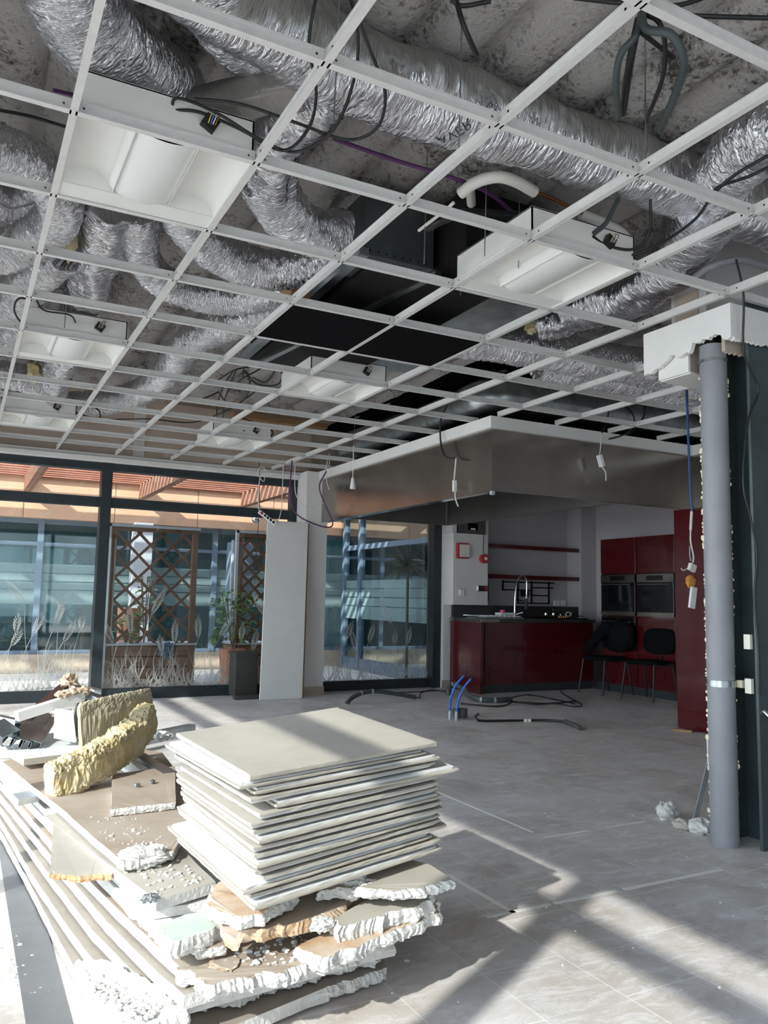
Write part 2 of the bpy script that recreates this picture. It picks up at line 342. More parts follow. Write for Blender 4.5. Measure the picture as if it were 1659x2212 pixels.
# corrugated sprayed deck (ribs run along Y)
def deck():
    mb = MB(); step = 0.04; ys = [-4 + 0.12*i for i in range(int(12.5/0.12)+1)]; xs = []; x = -1.2
    while x < 8.4: xs.append(x); x += step
    vs = []; ny = len(ys)
    for x in xs:
        ph = (x % 0.30)/0.30
        t = 0 if ph < 0.35 else (ph-0.35)/0.15 if ph < 0.5 else 1 if ph < 0.85 else 1-(ph-0.85)/0.15
        for y in ys:
            z = 3.285+0.075*t+0.020*noise.noise(Vector((x*9, y*7, 1)))+0.012*noise.noise(Vector((x*25, y*22, 4)))
            vs.append((x, y, z))
    fs = [(i*ny+j, i*ny+j+1, (i+1)*ny+j+1, (i+1)*ny+j) for i in range(len(xs)-1) for j in range(ny-1)]
    mb.add(vs, fs); mb.smooth = True
    o = mb.build('ceiling', 'deck', smooth=True); s = o.modifiers.new('thickness', 'SOLIDIFY'); s.thickness = 0.06; s.offset = 1
    return struct(o)
deck()
struct(B(-1.2, 8.4, 8.5, 9.35, 3.50, 3.58).build('ceiling_end_strip', 'beige'))
# back wall above the glazing, side walls
struct(B(-0.95, 8.3, 9.15, 9.32, 2.645, 3.5).build('wall_back', 'tanboard'))
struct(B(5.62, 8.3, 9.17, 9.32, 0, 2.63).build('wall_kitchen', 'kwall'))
struct(B(5.62, 5.74, 8.97, 9.17, 0, 2.63).build('wall_end', 'wall'))
struct(B(5.6, 5.75, 8.955, 8.97, 0, 0.10).build('baseboard_end', 'beige'))
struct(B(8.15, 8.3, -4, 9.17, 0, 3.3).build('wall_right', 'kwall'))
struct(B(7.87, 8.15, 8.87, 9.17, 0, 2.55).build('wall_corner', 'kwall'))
struct(B(-1.0, 8.3, -4.1, -4.0, 2.7, 3.42).build('wall_rear_upper', 'wall'))
struct(B(-1.05, -0.93, -4.0, 9.2, 2.60, 3.85).build('wall_left_upper', 'wall'))
struct(B(-1.2, 8.4, -4.1, 8.5, 3.50, 3.58).build('ceiling_roof', 'concrete'))
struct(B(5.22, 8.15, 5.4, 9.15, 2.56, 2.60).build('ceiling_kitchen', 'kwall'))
# black lining of the void over the hood
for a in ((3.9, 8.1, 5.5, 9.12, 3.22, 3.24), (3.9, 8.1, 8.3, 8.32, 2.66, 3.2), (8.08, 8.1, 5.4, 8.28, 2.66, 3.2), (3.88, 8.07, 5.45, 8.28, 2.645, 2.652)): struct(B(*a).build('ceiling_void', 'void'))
# tan board and timber rail seen where the deck ends
struct(B(1.95, 3.75, 9.10, 9.148, 2.66, 3.30).build('trim_1', 'tanboard'))
struct(B(2.6, 3.75, 8.62, 8.72, 3.13, 3.19).build('trim_2', 'teak'))
struct(B(1.62, 1.74, 9.12, 9.149, 2.66, 3.7).build('trim_3', 'wall'))
# column box between the two glazed bays
mb = B(3.58, 3.86, 8.80, 9.3, 0, 2.63); struct(bevel(mb.build('wall_column', 'wall'), 0.003))
struct(B(3.572, 3.868, 8.788, 9.0, 0, 0.10).build('baseboard_column', 'beige'))

# ---- back glazing
def frame(mb, x0, x1, y0, y1): 
    mb.box(x0, x1, y0, y1, 0, 0.115)
mb = MB()
mb.box(-0.9, 3.58, 9.10, 9.2, 0, 0.115); mb.box(-0.9, 3.58, 9.08, 9.2, 2.47, 2.55)
mb.box(-0.9, 3.58, 9.10, 9.2, 2.07, 2.175)
mb.box(1.30, 1.41, 9.06, 9.22, 0.0, 2.55); mb.box(-0.9, -0.8, 9.06, 9.22, 0, 2.55); mb.box(3.50, 3.58, 9.09, 9.2, 0, 2.55)
mb.box(0.2, 0.24, 9.12, 9.2, 0, 2.5)
w1 = struct(bevel(mb.build('window_1', 'dark_frame'), 0.004), 'anthracite framed glazed front behind the rubble')
for nm, a in (('pane', (-0.8, 1.30, 9.145, 9.155, 0.115, 2.07)), ('pane', (1.41, 3.50, 9.145, 9.155, 0.115, 2.07)),
              ('pane', (-0.8, 1.30, 9.145, 9.155, 2.175, 2.47)), ('pane', (1.41, 3.50, 9.145, 9.155, 2.175, 2.47))):
    B(*a).build(nm, 'glass', w1)
mb = MB(); mb.box(-0.9, 3.8, 9.04, 9.14, 2.55, 2.64); mb.box(-0.9, 3.8, 9.00, 9.05, 2.56, 2.60)
struct(mb.build('trim_4', 'white'))
mb = MB(); mb.box(3.86, 5.62, 9.10, 9.2, 0, 0.115); mb.box(3.86, 5.62, 9.10, 9.2, 2.47, 2.62); mb.box(5.50, 5.62, 9.03, 9.2, 0, 2.6); mb.box(3.86, 3.90, 9.1, 9.2, 0, 2.6)
w2 = struct(bevel(mb.build('window_2', 'dark_frame'), 0.004), 'anthracite framed window between the white column and the kitchen')
B(3.90, 5.50, 9.145, 9.155, 0.115, 2.47).build('pane', 'glass', w2)

# ---- etched wheat on the panes
def ear(mb, x, z, L, lean, y):
    d = Vector((math.sin(lean), 0, math.cos(lean))); n = Vector((d.z, 0, -d.x)); o = Vector((x, y, z)); k = int(L/0.028)
    for i in range(k):
        w = 0.042*(0.55+0.6*math.sin(math.pi*(i+1.0)/(k+1))); b = o+d*(i*0.028)
        for s in (-1, 1):
            mb.add([b+n*s*0.004, b+n*s*w*0.8+d*0.036, b+n*s*w*0.75+d*0.056, b+n*s*0.004+d*0.014], [(0, 1, 2, 3)])
    for a in (-0.25, -0.12, 0, 0.13, 0.26):
        e = o+d*(k*0.028); q = Vector((math.sin(lean+a), 0, math.cos(lean+a)))*L*0.5
        mb.add([e-n*0.0015, e+n*0.0015, e+q], [(0, 1, 2)])
    p = o.copy(); q = Vector((x-math.sin(lean)*0.25, y, 0.12))
    for i in range(6):
        t0, t1 = i/6, (i+1)/6; f = lambda t: o.lerp(q, t)-n*0.05*math.sin(math.pi*t)
        mb.add([f(t0)-n*0.002, f(t0)+n*0.002, f(t1)+n*0.003, f(t1)-n*0.003], [(0, 1, 2, 3)])
def blades(mb, x0, x1, cnt, y, rnd):
    for i in range(cnt):
        x = rnd.uniform(x0, x1); h = rnd.uniform(0.12, 0.62)*rnd.uniform(0.5, 1); w = rnd.uniform(0.004, 0.012); le = rnd.uniform(-0.5, 0.5)*h; cu = rnd.uniform(-0.12, 0.12)
        pr_ = None
        for k in range(7):
            t = k/6; cx = x+le*t*t+cu*math.sin(math.pi*t); ww = w*(1-t)
            cur = (Vector((min(max(cx-ww, x0), x1), y, 0.12+h*t)), Vector((min(max(cx+ww, x0), x1), y, 0.12+h*t)))
            if pr_: mb.add([pr_[0], pr_[1], cur[1], cur[0]], [(0, 1, 2, 3)])
            pr_ = cur
def etched(x0, x1, cnt, ears, y, parent, seed):
    mb = MB(); blades(mb, x0+0.01, x1-0.01, cnt, y, random.Random(seed))
    for e in ears: ear(mb, *e, y)
    return mb.build('etched_wheat', 'etch', parent, label='frosted wheat ears and grass etched on the pane')
etched(-0.2, 1.30, 150, [(0.62, 1.02, 0.24, -0.7), (0.72, 0.70, 0.2, 0.35), (0.92, 0.78, 0.26, 0.3), (1.02, 0.62, 0.2, 0.45), (0.55, 0.72, 0.15, 0.1), (0.98, 0.95, 0.12, -0.2), (0.52, 0.58, 0.14, 0.5), (1.18, 0.75, 0.12, 0.1)], 9.141, w1, 3)
etched(1.41, 3.50, 210, [(1.52, 0.62, 0.2, -0.5), (1.70, 0.70, 0.26, -0.1), (1.92, 0.92, 0.26, 0.45), (2.18, 0.60, 0.2, 0.0), (2.45, 0.65, 0.22, -0.05), (2.70, 0.66, 0.2, 0.5), (3.22, 0.92, 0.26, -0.5), (2.95, 0.62, 0.16, 0.1), (2.05, 0.5, 0.16, -0.2), (3.1, 0.5, 0.2, 0.2)], 9.141, w1, 4)
etched(3.90, 5.50, 110, [(4.08, 0.82, 0.2, 0.35), (4.30, 0.62, 0.2, 0.4), (4.62, 0.58, 0.2, 0.3), (4.95, 0.82, 0.26, -0.6), (5.18, 0.55, 0.18, 0.2), (4.45, 0.48, 0.24, -0.3), (5.0, 0.55, 0.16, 0.0), (4.2, 0.4, 0.16, -0.1)], 9.141, w2, 5)

# ---- left glazed front (its mullions and rails throw the stripes on the floor)
mb = MB()
mb.box(-1.0, -0.90, -4.0, 9.1, 0, 0.10); mb.box(-1.0, -0.90, -4.0, 9.1, 2.42, 2.60); mb.box(-0.99, -0.91, -4.0, 9.1, 2.12, 2.20)
for i in range(-2, 5): mb.box(-1.0, -0.90, 0.67+2.2*i-0.05, 0.67+2.2*i+0.05, 0, 2.6)
w3 = struct(mb.build('window_3', 'dark_frame'))
B(-0.955, -0.945, -4.0, 9.1, 0.1, 2.42).build('pane', 'sideglass', w3)

struct(B(3.66, 8.3, -4.1, -4.0, 0, 2.7).build('wall_rear', 'wall'))  # unseen, added to keep light off the kitchen and hood front
mb = MB(); mb.box(-0.9, 3.66, -4.1, -4.0, 0, 0.1); mb.box(-0.9, 3.66, -4.1, -4.0, 2.6, 2.7)  # unseen rear glazing, added to let in fill light from behind
for i in range(4): mb.box(-0.98+1.51*i, -0.90+1.51*i, -4.1, -4.0, 0, 2.7)
w4 = struct(mb.build('window_4', 'dark_frame')); B(-0.9, 3.6, -4.055, -4.045, 0.1, 2.6).build('pane', 'sideglass', w4)

# ---- bulkhead faces above the column
struct(B(3.46, 4.1, 2.90, 3.14, 2.66, 3.23).build('wall_bulkhead', 'wall'))
struct(B(3.452, 3.46, 2.95, 3.11, 2.67, 2.85).build('trim_5', 'tanboard'))

# ---- pale glue lines left on the floor by old partitions
for i, a in enumerate(((1.77, 2.06, 2.50, 2.52), (2.08, 2.40, 2.50, 2.52), (2.44, 3.0, 2.50, 2.52), (2.595, 2.61, 3.3, 4.2), (2.60, 2.88, 3.195, 3.21), (3.0, 3.28, 3.205, 3.22), (1.875, 1.895, 2.5, 2.95))):
    struct(B(a[0], a[1], a[2], a[3], 0.0, 0.0012).build('trim_%d' % (6+i), 'glue'))
# metal threshold strip along the left of the rubble
struct(B(0.235, 0.345, -1.0, 9.05, 0, 0.003).build('trim_13', 'strip'))

# ================================================================== CEILING GRID
GX = [0.22+0.6*i for i in range(-1, 11)]; GY = [1.967+0.6*i for i in range(-3, 13)]
def tee_prof(mb, a, b, ax):
    prof = [(-0.012, 0), (0.012, 0), (0.012, 0.003), (0.0022, 0.0035), (0.0022, 0.034), (0.0045, 0.035), (0.0045, 0.043), (-0.0045, 0.043), (-0.0045, 0.035), (-0.0022, 0.034), (-0.0022, 0.0035), (-0.012, 0.003)]
    if ax == 'y': mb.prism([(a[0]+p, CZ+q) for p, q in prof], a[1], b[1], 'y')
    else: mb.prism([(a[1]+p, CZ+q) for p, q in prof], a[0], b[0], 'x')
def blocked(x, y):
    return (x > 3.75 and y > 5.30) or (3.25 < x < 4.3 and 2.6 < y < 3.5)
def holes(mb, p, ax, zz=CZ+0.022):
    for s in (-1, 1):
        x, y = p
        if ax == 'x': mb.cb((x, y-0.0032*1, zz), 0.006, 0.0015, 0.006)
        else: mb.cb((x-0.0032, y, zz), 0.0015, 0.006, 0.006)
nth = ['leftmost', 'second', 'third', 'fourth', 'fifth', 'sixth', 'seventh', 'eighth', 'ninth', 'tenth', 'eleventh', 'twelfth']
for i, x in enumerate(GX):
    y1 = 9.04 if x < 3.75 else 5.30
    t = thing('main_runner', 'long white main runner of the open ceiling grid, %s' % ('just outside the left edge' if i == 0 else nth[i-1]+' counted from the left'), 'ceiling grid bar', (x, 0, CZ), 'main runners of the ceiling grid')
    mb = MB(); segs = [(0.2, 2.58), (3.5, y1)] if 3.25 < x < 4.3 else [(0.2, y1)]
    for a, b in segs: tee_prof(mb, (x, a), (x, b), 'y')
    mb.build('bar', 'tee', t)
    mb = MB()
    for y in GY:
        if y < y1 and not blocked(x, y) and 0.7 < y < 7:
            for d in (-0.05, 0.05): holes(mb, (x, y+d), 'y')
    mb.build('rivet', 'plinth', t)['kind'] = 'stuff'
ROWS = ['first', 'second', 'third', 'fourth', 'fifth', 'sixth', 'seventh', 'eighth', 'ninth', 'tenth', 'eleventh', 'twelfth', 'thirteenth', 'fourteenth', 'fifteenth', 'sixteenth']
for j, y in enumerate(GY):
    for i in range(len(GX)-1):
        x0, x1 = GX[i], GX[i+1]; xm = (x0+x1)/2
        if y > 5.30 and x0 > 3.75: continue
        if blocked(xm, y): continue
        if y < 1.3 and x0 < 1.5: continue
        if x1-x0 < 0.3 or y > 9.05: continue
        mb = MB(); tee_prof(mb, (x0+0.006, y), (x1-0.006, y), 'x')
        if x1-x0 > 0.3:
            o = mb.build('cross_tee', 'tee'); tag(o, ('white cross tee, %s row from the back window, between the %s and %s main runners' % (ROWS[len(GY)-1-j], nth[i-1], nth[i])) if i else 'white cross tee, %s row from the back window, left of the leftmost main runner' % ROWS[len(GY)-1-j], 'ceiling grid bar', 'cross tees of the ceiling grid')
            for d in (0.03, 0.57):
                mb = MB(); mb.cb((x0+d, y-0.0032, CZ+0.022), 0.006, 0.0015, 0.006); mb.build('rivet', 'plinth', o)
# thin hanger wires and threaded rods
hang = [((1.468,2.279,3.000)), ((2.045,1.959,2.950)), ((0.974,2.256,2.900)), ((1.787,3.055,3.000)), ((2.138,3.287,3.000)), ((0.444,4.883,2.800)), ((1.784,5.741,2.900)), ((2.673,7.380,2.900)), ((1.979,2.848,3.000)), ((3.597,7.563,2.900)), ((2.186,2.875,3.000))]
for k, (x, y, z) in enumerate(hang):
    o = MB().cyl((x, y, CZ+0.03), (x+0.01, y, 3.26), 0.0028, 8).build('hanger_rod', 'galv')
    tag(o, 'thin metal hanger rod running from the ceiling grid up to the deck', 'hanger rod', 'hanger rods above the grid')

# ================================================================== RECESSED LIGHTS AND BLACK PANELS
def light(ci, rj, label, zlift=0.0):
    cx, cy = 0.52+0.6*ci, 2.267+0.6*rj; H = 0.29
    t = thing('recessed_light', label, 'ceiling light', (cx, cy, CZ), 'recessed ceiling lights in the grid')
    z0 = CZ+0.005
    mb = MB()                                                        # pan: four side walls and a back
    for a in ((-H, H, -H, -H+0.006), (-H, H, H-0.006, H), (-H, -H+0.006, -H, H), (H-0.006, H, -H, H)):
        mb.box(cx+a[0], cx+a[1], cy+a[2], cy+a[3], z0, z0+0.155)
    mb.box(cx-H, cx+H, cy-H, cy+H, z0+0.150, z0+0.156)
    mb.build('housing', 'lampwhite', t)
    for s in (-1, 1):                                                # curved reflector wings
        mb = MB(); n = 16; vs = []
        for k in range(n+1):
            a = math.pi*k/n; x = s*(0.284-0.090*(1-math.cos(a))); z = z0+0.004+0.075*math.sin(a)
            vs += [(cx+x, cy-0.283, z), (cx+x, cy+0.19, z)]
        mb.add(vs, [(2*k, 2*k+1, 2*k+3, 2*k+2) for k in range(n)]); mb.smooth = True
        mb.build('reflector', 'lampwhite', t, smooth=True)
    mb = MB(); n = 20; vs = []                                       # convex opal diffuser with a rounded far end
    for k in range(n+1):
        a = math.pi*k/n; x = 0.125*math.cos(a); z = z0+0.05-0.058*math.sin(a)
        for (yy, sc) in ((-0.283, 1), (-0.2, 1), (-0.1, 1), (-0.0, 1), (0.17, 1), (0.21, 0.85), (0.235, 0.6), (0.24, 0.3)): vs.append((cx+x*(0.6+0.4*sc), cy+yy, z0+0.05-(z0+0.05-z)*sc))
    mb.add(vs, [(8*k+q, 8*k+q+1, 8*k+q+9, 8*k+q+8) for k in range(n) for q in range(7)])
    mb.build('diffuser', 'diffuser', t, smooth=True)
    for s in (1,):
        mb = MB(); mb.box(cx-0.284, cx+0.284, cy+s*0.19, cy+s*0.284, z0+0.004, z0+0.008)
        mb.box(cx-0.284, cx+0.284, cy+s*0.19, cy+s*0.193, z0+0.009, z0+0.12); mb.build('end_plate', 'lampwhite', t)
    j = MB().cb((cx+0.13, cy-0.305, z0+0.09), 0.05, 0.025, 0.045, Matrix.Rotation(0.5, 3, 'Y')).build('connector', 'cable', t)
    for q, mt in enumerate(('yellow', 'bluepipe', 'whitecable', 'copper')):
        MB().tube([(cx+0.12+0.008*q, cy-0.32, z0+0.08), (cx+0.13+0.008*q, cy-0.335, z0+0.11), (cx+0.16, cy-0.31, z0+0.13)], 0.002, 6).build('wire', mt, j)
    return t
LC = 'white recessed ceiling light with opal diffuser, '
light(0, 1, LC+'largest and nearest, top left of the grid')
light(3, 1, LC+'right of the black plenum boxes')
light(0, 5, LC+'at the left edge under a cable loop')
light(3, 5, LC+'beyond the two black panels')
light(0, 9, LC+'farthest left, near the window wall')
light(3, 9, LC+'farthest, near the tan boards above the window')
for ci, lb in ((2, 'left'), (3, 'right')):
    o = B(0.22+0.6*ci+0.006, 0.82+0.6*ci-0.006, 3.773, 4.361, CZ+0.004, CZ+0.018).build('ceiling_panel', 'black')
    tag(o, 'matt black square ceiling panel lying in the grid, the %s one of the pair' % lb, 'ceiling panel', 'black ceiling panels')

# ================================================================== DUCTS AND SERVICES ABOVE THE GRID
def duct(name, label, pts, r, mat='foil', amp=0.013, ring=0.009, seg=44, pitch=0.03, seed=0, freq=48, cat='duct', parent=None, sag=0.015):
    P = resample(cat_rom(pts, 14), ring); L = len(P); N = None; vs = []; uv = []
    for i, p in enumerate(P):
        d = (P[min(i+1, L-1)]-P[max(i-1, 0)]).normalized()
        N = d.orthogonal().normalized() if N is None else (N-d*N.dot(d)).normalized()
        Bn = d.cross(N); s = i*ring
        R0 = r(i/(L-1)) if callable(r) else r
        for k in range(seg):
            a = 2*math.pi*k/seg; ca, sa = math.cos(a), math.sin(a)
            q = noise.noise(Vector((s*freq, ca*2.2+seed, sa*2.2)))
            q2 = noise.noise(Vector((s*freq*2.1+9, ca*5+seed, sa*5)))
            q3 = noise.noise(Vector((s*5, ca*1.3+seed*3, sa*1.3)))
            rr = R0+amp*q+amp*0.5*q2+sag*q3
            vs.append(p+(N*ca+Bn*sa)*rr); uv.append((k/seg*2*R0*3.14, s))
    mb = MB(); mb.add(vs, [(i*seg+k, i*seg+(k+1) % seg, (i+1)*seg+(k+1) % seg, (i+1)*seg+k) for i in range(L-1) for k in range(seg)] + [tuple(range(seg))[::-1], tuple((L-1)*seg+k for k in range(seg))])
    mb.uv = uv; o = mb.build(name, mat, parent, smooth=True)
    if label: tag(o, label, cat)
    return o
F = 'flexible_duct'
duct(F, 'thick crinkled foil flexible duct dropping in at the top left corner', [(0.123,2.321,2.980), (0.205,2.522,2.950), (0.323,2.653,2.960), (0.481,2.857,3.030), (0.631,3.086,3.140)], 0.145, seed=1)
duct(F, 'foil flexible duct elbow behind the top left main runner', [(0.488,2.188,2.990), (0.674,2.493,3.060), (0.803,2.615,3.100), (0.859,2.506,3.120)], 0.11, seed=2)
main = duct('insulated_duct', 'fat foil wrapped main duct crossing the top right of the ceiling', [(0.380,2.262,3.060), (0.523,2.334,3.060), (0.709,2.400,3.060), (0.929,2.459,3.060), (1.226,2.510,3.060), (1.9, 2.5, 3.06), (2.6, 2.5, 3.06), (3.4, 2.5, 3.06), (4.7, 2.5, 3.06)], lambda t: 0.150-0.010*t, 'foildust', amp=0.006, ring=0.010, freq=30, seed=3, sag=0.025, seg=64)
at = main.data.attributes.new('dust', 'FLOAT', 'POINT')               # upper near side dulled in colour for the dark ceiling it reflects
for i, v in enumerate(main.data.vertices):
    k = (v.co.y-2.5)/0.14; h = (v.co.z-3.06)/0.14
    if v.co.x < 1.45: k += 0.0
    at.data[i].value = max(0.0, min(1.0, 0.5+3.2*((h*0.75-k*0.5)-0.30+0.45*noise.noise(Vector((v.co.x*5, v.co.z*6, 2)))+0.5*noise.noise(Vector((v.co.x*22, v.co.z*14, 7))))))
# maker's stamp printed across the wrap
def stamp(txt, x0, ang0, size, rot, dx=0.0):
    cu = bpy.data.curves.new('lettering', 'FONT'); cu.body = txt; cu.size = size; cu.align_x = 'CENTER'; cu.align_y = 'CENTER'
    to = bpy.data.objects.new('lettering_curve', cu); COL.objects.link(to); dg = bpy.context.evaluated_depsgraph_get(); me = bpy.data.meshes.new_from_object(to.evaluated_get(dg))
    bpy.data.objects.remove(to); mb = MB(); vs = []
    for v in me.vertices:
        x, y = v.co.x, v.co.y; c, s = math.cos(rot), math.sin(rot); u = x*c-y*s; w = x*s+y*c
        a = ang0+w/0.152; vs.append((x0+u, 2.5+0.158*math.cos(a), 3.06+0.158*math.sin(a)))
    mb.add(vs, [tuple(p.vertices) for p in me.polygons]); bpy.data.meshes.remove(me); return mb.build('lettering', 'greycable', main, smooth=False)
stamp('AVER', 1.56, math.radians(252), 0.062, math.radians(-60))
stamp('G', 1.66, math.radians(205), 0.055, math.radians(-60))
mb = MB(); cc = []
for k in range(5):
    u, w = [(0.045, 0), (0, 0.05), (-0.045, 0), (0, -0.05), (0.045, 0)][k]; a = math.radians(205)+w/0.15; cc.append(Vector((1.66+u, 2.5+0.158*math.cos(a), 3.06+0.158*math.sin(a))))
for a, c in zip(cc, cc[1:]): mb.bar(a, c, 0.003, 0.001)
mb.build('stamp_outline', 'greycable', main)
duct('insulated_duct', 'dusty grey wrapped branch duct above the nearest light', [(0.689,2.890,2.980), (0.836,2.726,2.980), (0.991,2.609,3.000)], 0.075, 'foildull', amp=0.003, ring=0.02, seed=5, freq=10)
duct(F, 'foil bend joining the branch duct beside the fat main duct', [(1.077,2.595,3.020), (1.033,2.712,2.980), (0.994,2.854,2.950), (1.028,3.028,2.930), (1.096,3.184,2.920)], 0.105, 'foilw', seed=6, freq=30, sag=0.03)
duct(F, 'S-shaped foil flexible duct ending at the side of the grey plenum box', [(1.055,3.181,2.950), (1.154,3.314,2.930), (1.320,3.478,2.930), (1.508,3.578,2.950), (1.657,3.596,3.000)], 0.115, seed=7)
duct(F, 'foil flexible duct sweeping under the S-shaped one into the plenum', [(0.748,3.555,3.000), (0.899,3.850,2.960), (1.110,3.999,2.920), (1.346,4.013,2.900), (1.541,3.898,2.900), (1.695,3.757,2.920)], 0.105, seed=8)
duct(F, 'foil flexible duct curving below the largest light towards the cardboard end', [(0.659,3.905,3.020), (0.750,4.299,2.980), (0.890,4.541,2.940), (1.120,4.601,2.910), (1.374,4.506,2.900), (1.607,4.200,2.900)], 0.095, seed=9)
duct(F, 'long foil flexible duct snaking from the plenum down to the far left', [(1.745,4.434,2.920), (1.597,4.821,2.940), (1.429,5.303,2.960), (1.374,5.851,2.970), (1.406,6.430,2.960), (1.340,7.197,2.930), (1.099,7.666,2.900), (0.685,7.917,2.880), (0.218,7.925,2.880)], 0.12, seed=10, ring=0.012)
duct(F, 'upright insulated foil duct passing behind the left lights', [(0.536,3.878,3.000), (0.543,4.342,2.950), (0.563,5.005,2.920), (0.574,5.898,2.900), (0.581,6.693,2.880), (0.601,7.438,2.860)], 0.115, 'foilw', seed=11, freq=34, sag=0.025, ring=0.014)
duct(F, 'foil flexible duct looping at the left edge beside the largest light', [(-0.122,3.528,2.970), (0.049,3.546,2.950), (0.189,3.613,2.940), (0.299,3.857,2.930), (0.265,4.132,2.900), (0.117,4.463,2.900), (-0.052,4.694,2.900)], 0.105, seed=12)
duct(F, 'foil flexible duct at the left edge below the looping one', [(0.381,4.437,2.950), (0.273,4.772,2.920), (0.203,5.159,2.900), (0.041,5.624,2.900)], 0.12, seed=13)
duct(F, 'short foil duct at the far left edge under the grid', [(0.291,5.738,2.950), (0.166,6.040,2.920), (-0.026,6.576,2.900)], 0.12, seed=14)
duct(F, 'left edge foil duct beside the small far light', [(0.289,4.028,3.050), (0.115,4.188,3.030), (-0.069,4.089,3.030)], 0.09, seed=15)
duct(F, 'low foil duct running flat behind the far left light', [(-0.018,6.981,2.860), (0.317,7.008,2.860), (0.592,7.350,2.880)], 0.11, seed=25)
duct(F, 'foil flexible duct leaving the top right edge of the picture', [(2.781,1.736,2.970), (2.679,1.933,2.970), (2.769,2.153,2.990), (3.030,2.514,3.080)], 0.13, seed=16)
duct(F, 'wide foil duct dropping beside the white boxed column head', [(2.975,2.469,3.000), (3.178,2.802,2.950), (3.289,3.146,2.920), (3.288,3.472,2.920), (3.221,3.723,2.930)], lambda t: 0.165-0.04*t, 'foilw', amp=0.009, seed=17, freq=30, sag=0.03, ring=0.012)
duct(F, 'crumpled foil duct end with brown wool showing', [(3.244,3.503,2.950), (3.312,3.828,2.920), (3.205,3.994,2.920)], 0.10, 'foilw', amp=0.012, seed=18, sag=0.03)
duct(F, 'foil flexible duct running right from the black panels', [(2.870,4.464,2.920), (3.211,4.431,2.920), (3.583,4.388,2.920), (4.080,4.411,2.920), (4.529,4.346,2.920), (5.186,4.484,2.920)], 0.14, seed=19, ring=0.012)
duct(F, 'lower foil flexible duct in front of the round metal duct', [(3.693,4.630,2.880), (4.149,4.640,2.880), (4.671,4.631,2.880), (5.482,4.743,2.880), (6.016,4.702,2.880)], 0.10, seed=20, ring=0.012)
# round galvanised spiral duct with an elbow
t = thing('spiral_duct', 'round galvanised spiral duct with an elbow above the kitchen hood', 'duct', ((4.099,5.652,2.950)))
e1 = [(3.950,8.422,2.900), (4.004,7.439,2.900), (4.031,6.630,2.900), (4.012,6.031,2.900)]; e2 = [(4.472,5.575,2.900), (5.181,5.546,2.900), (6.085,5.552,2.900), (7.198,5.637,2.900)]
def spiral(pts, parent, r=0.17):
    P = resample(cat_rom(pts, 8), 0.02); mb = MB()
    mb.tube(P, lambda q, a: r+0.004*(((q*len(P)*0.02)/0.12+a/6.283) % 1.0 < 0.12), 36, smooth_path=False)
    return mb.build('straight_run', 'galv', parent)
spiral(e1, t); spiral(e2, t)
P = cat_rom([e1[-1], (3.996,5.717,2.900), (4.148,5.583,2.900), e2[0]], 3)
mb = MB(); mb.tube(P, lambda q, a: 0.178, 36, smooth_path=False); mb.smooth = True; o = mb.build('elbow', 'galv', t)
for q in (e1[-1], e2[0]): 
    d = (Vector(e2[0])-Vector(e1[-1])).normalized(); a = Vector(q); MB().cyl(a-d*0.02, a+d*0.02, 0.186, 36).build('joint_band', 'galv', o)

# plenum box and fan unit
t = thing('plenum_unit', 'dark grey sheet metal plenum with stepped black boxes above the grid', 'ventilation unit', (1.95, 4.0, 2.8))
B(1.63, 2.02, 3.36, 3.66, 2.80, 3.12).build('side_box', 'galv_dark', t)
mb = MB(); mb.box(1.70, 2.46, 3.46, 5.3, 2.78, 2.98); mb.build('black_duct', 'plenblack', t)
mb = B(2.06, 2.44, 3.12, 3.5, 2.84, 3.14); mb.build('black_front_box', 'plenblack', t)
mb = B(2.44, 2.75, 3.2, 3.6, 2.86, 3.14); mb.build('grey_end_box', 'galv_dark', t)
mb = B(2.1, 3.0, 3.62, 5.2, 2.84, 2.92); mb.build('lower_tray', 'galv', t)
mb = MB(); mb.bar((1.62, 3.34, 2.8), (1.62, 5.2, 2.76), 0.05, 0.04); mb.bar((2.05, 3.36, 2.79), (1.75, 5.3, 2.76), 0.04, 0.03); mb.build('edge_flange', 'galv', t)
mb = MB()
for k in range(8):
    for q in (2.82, 3.09): mb.cb((1.66+0.045*k, 3.357, q), 0.006, 0.004, 0.006)
mb.build('rivet', 'void', t)['kind'] = 'stuff'
B(2.19, 2.23, 3.10, 3.12, 2.84, 2.96).build('bracket', 'galv', t)
o = B(1.50, 1.64, 4.0, 4.15, 2.78, 2.95).build('cardboard_sleeve', 'teak'); tag(o, 'brown cardboard collar at the end of a foil duct', 'collar')
# pipe insulation
o = MB().tube([(1.873,2.886,2.950), (1.899,2.797,2.970), (1.964,2.731,2.980), (2.057,2.723,2.980), (2.175,2.741,2.970)], 0.026, 14).build('pipe_insulation', 'insul'); tag(o, 'bent white foam pipe insulation stub above the grid', 'pipe insulation')
o = MB().tube([(2.158,2.737,2.970), (2.302,2.751,2.970), (2.506,2.787,2.970)], 0.009, 10).build('copper_pipe', 'copper'); tag(o, 'bare copper pipe between two white foam sleeves', 'pipe')
o = MB().tube([(2.492,2.795,2.970), (2.607,2.779,2.950), (2.735,2.773,2.920), (2.798,2.822,2.900), (2.700,2.831,2.900)], 0.024, 14).build('pipe_insulation', 'insul'); tag(o, 'hooked white foam pipe insulation beside the right light', 'pipe insulation')
o = MB().tube([(1.824,3.084,2.860), (1.836,3.002,2.860), (1.932,2.957,2.900), (2.165,2.954,2.950), (2.452,2.931,3.000)], 0.022, 12).build('refrigerant_pipe', 'cable'); tag(o, 'black foam covered refrigerant pipe behind the plenum', 'pipe')
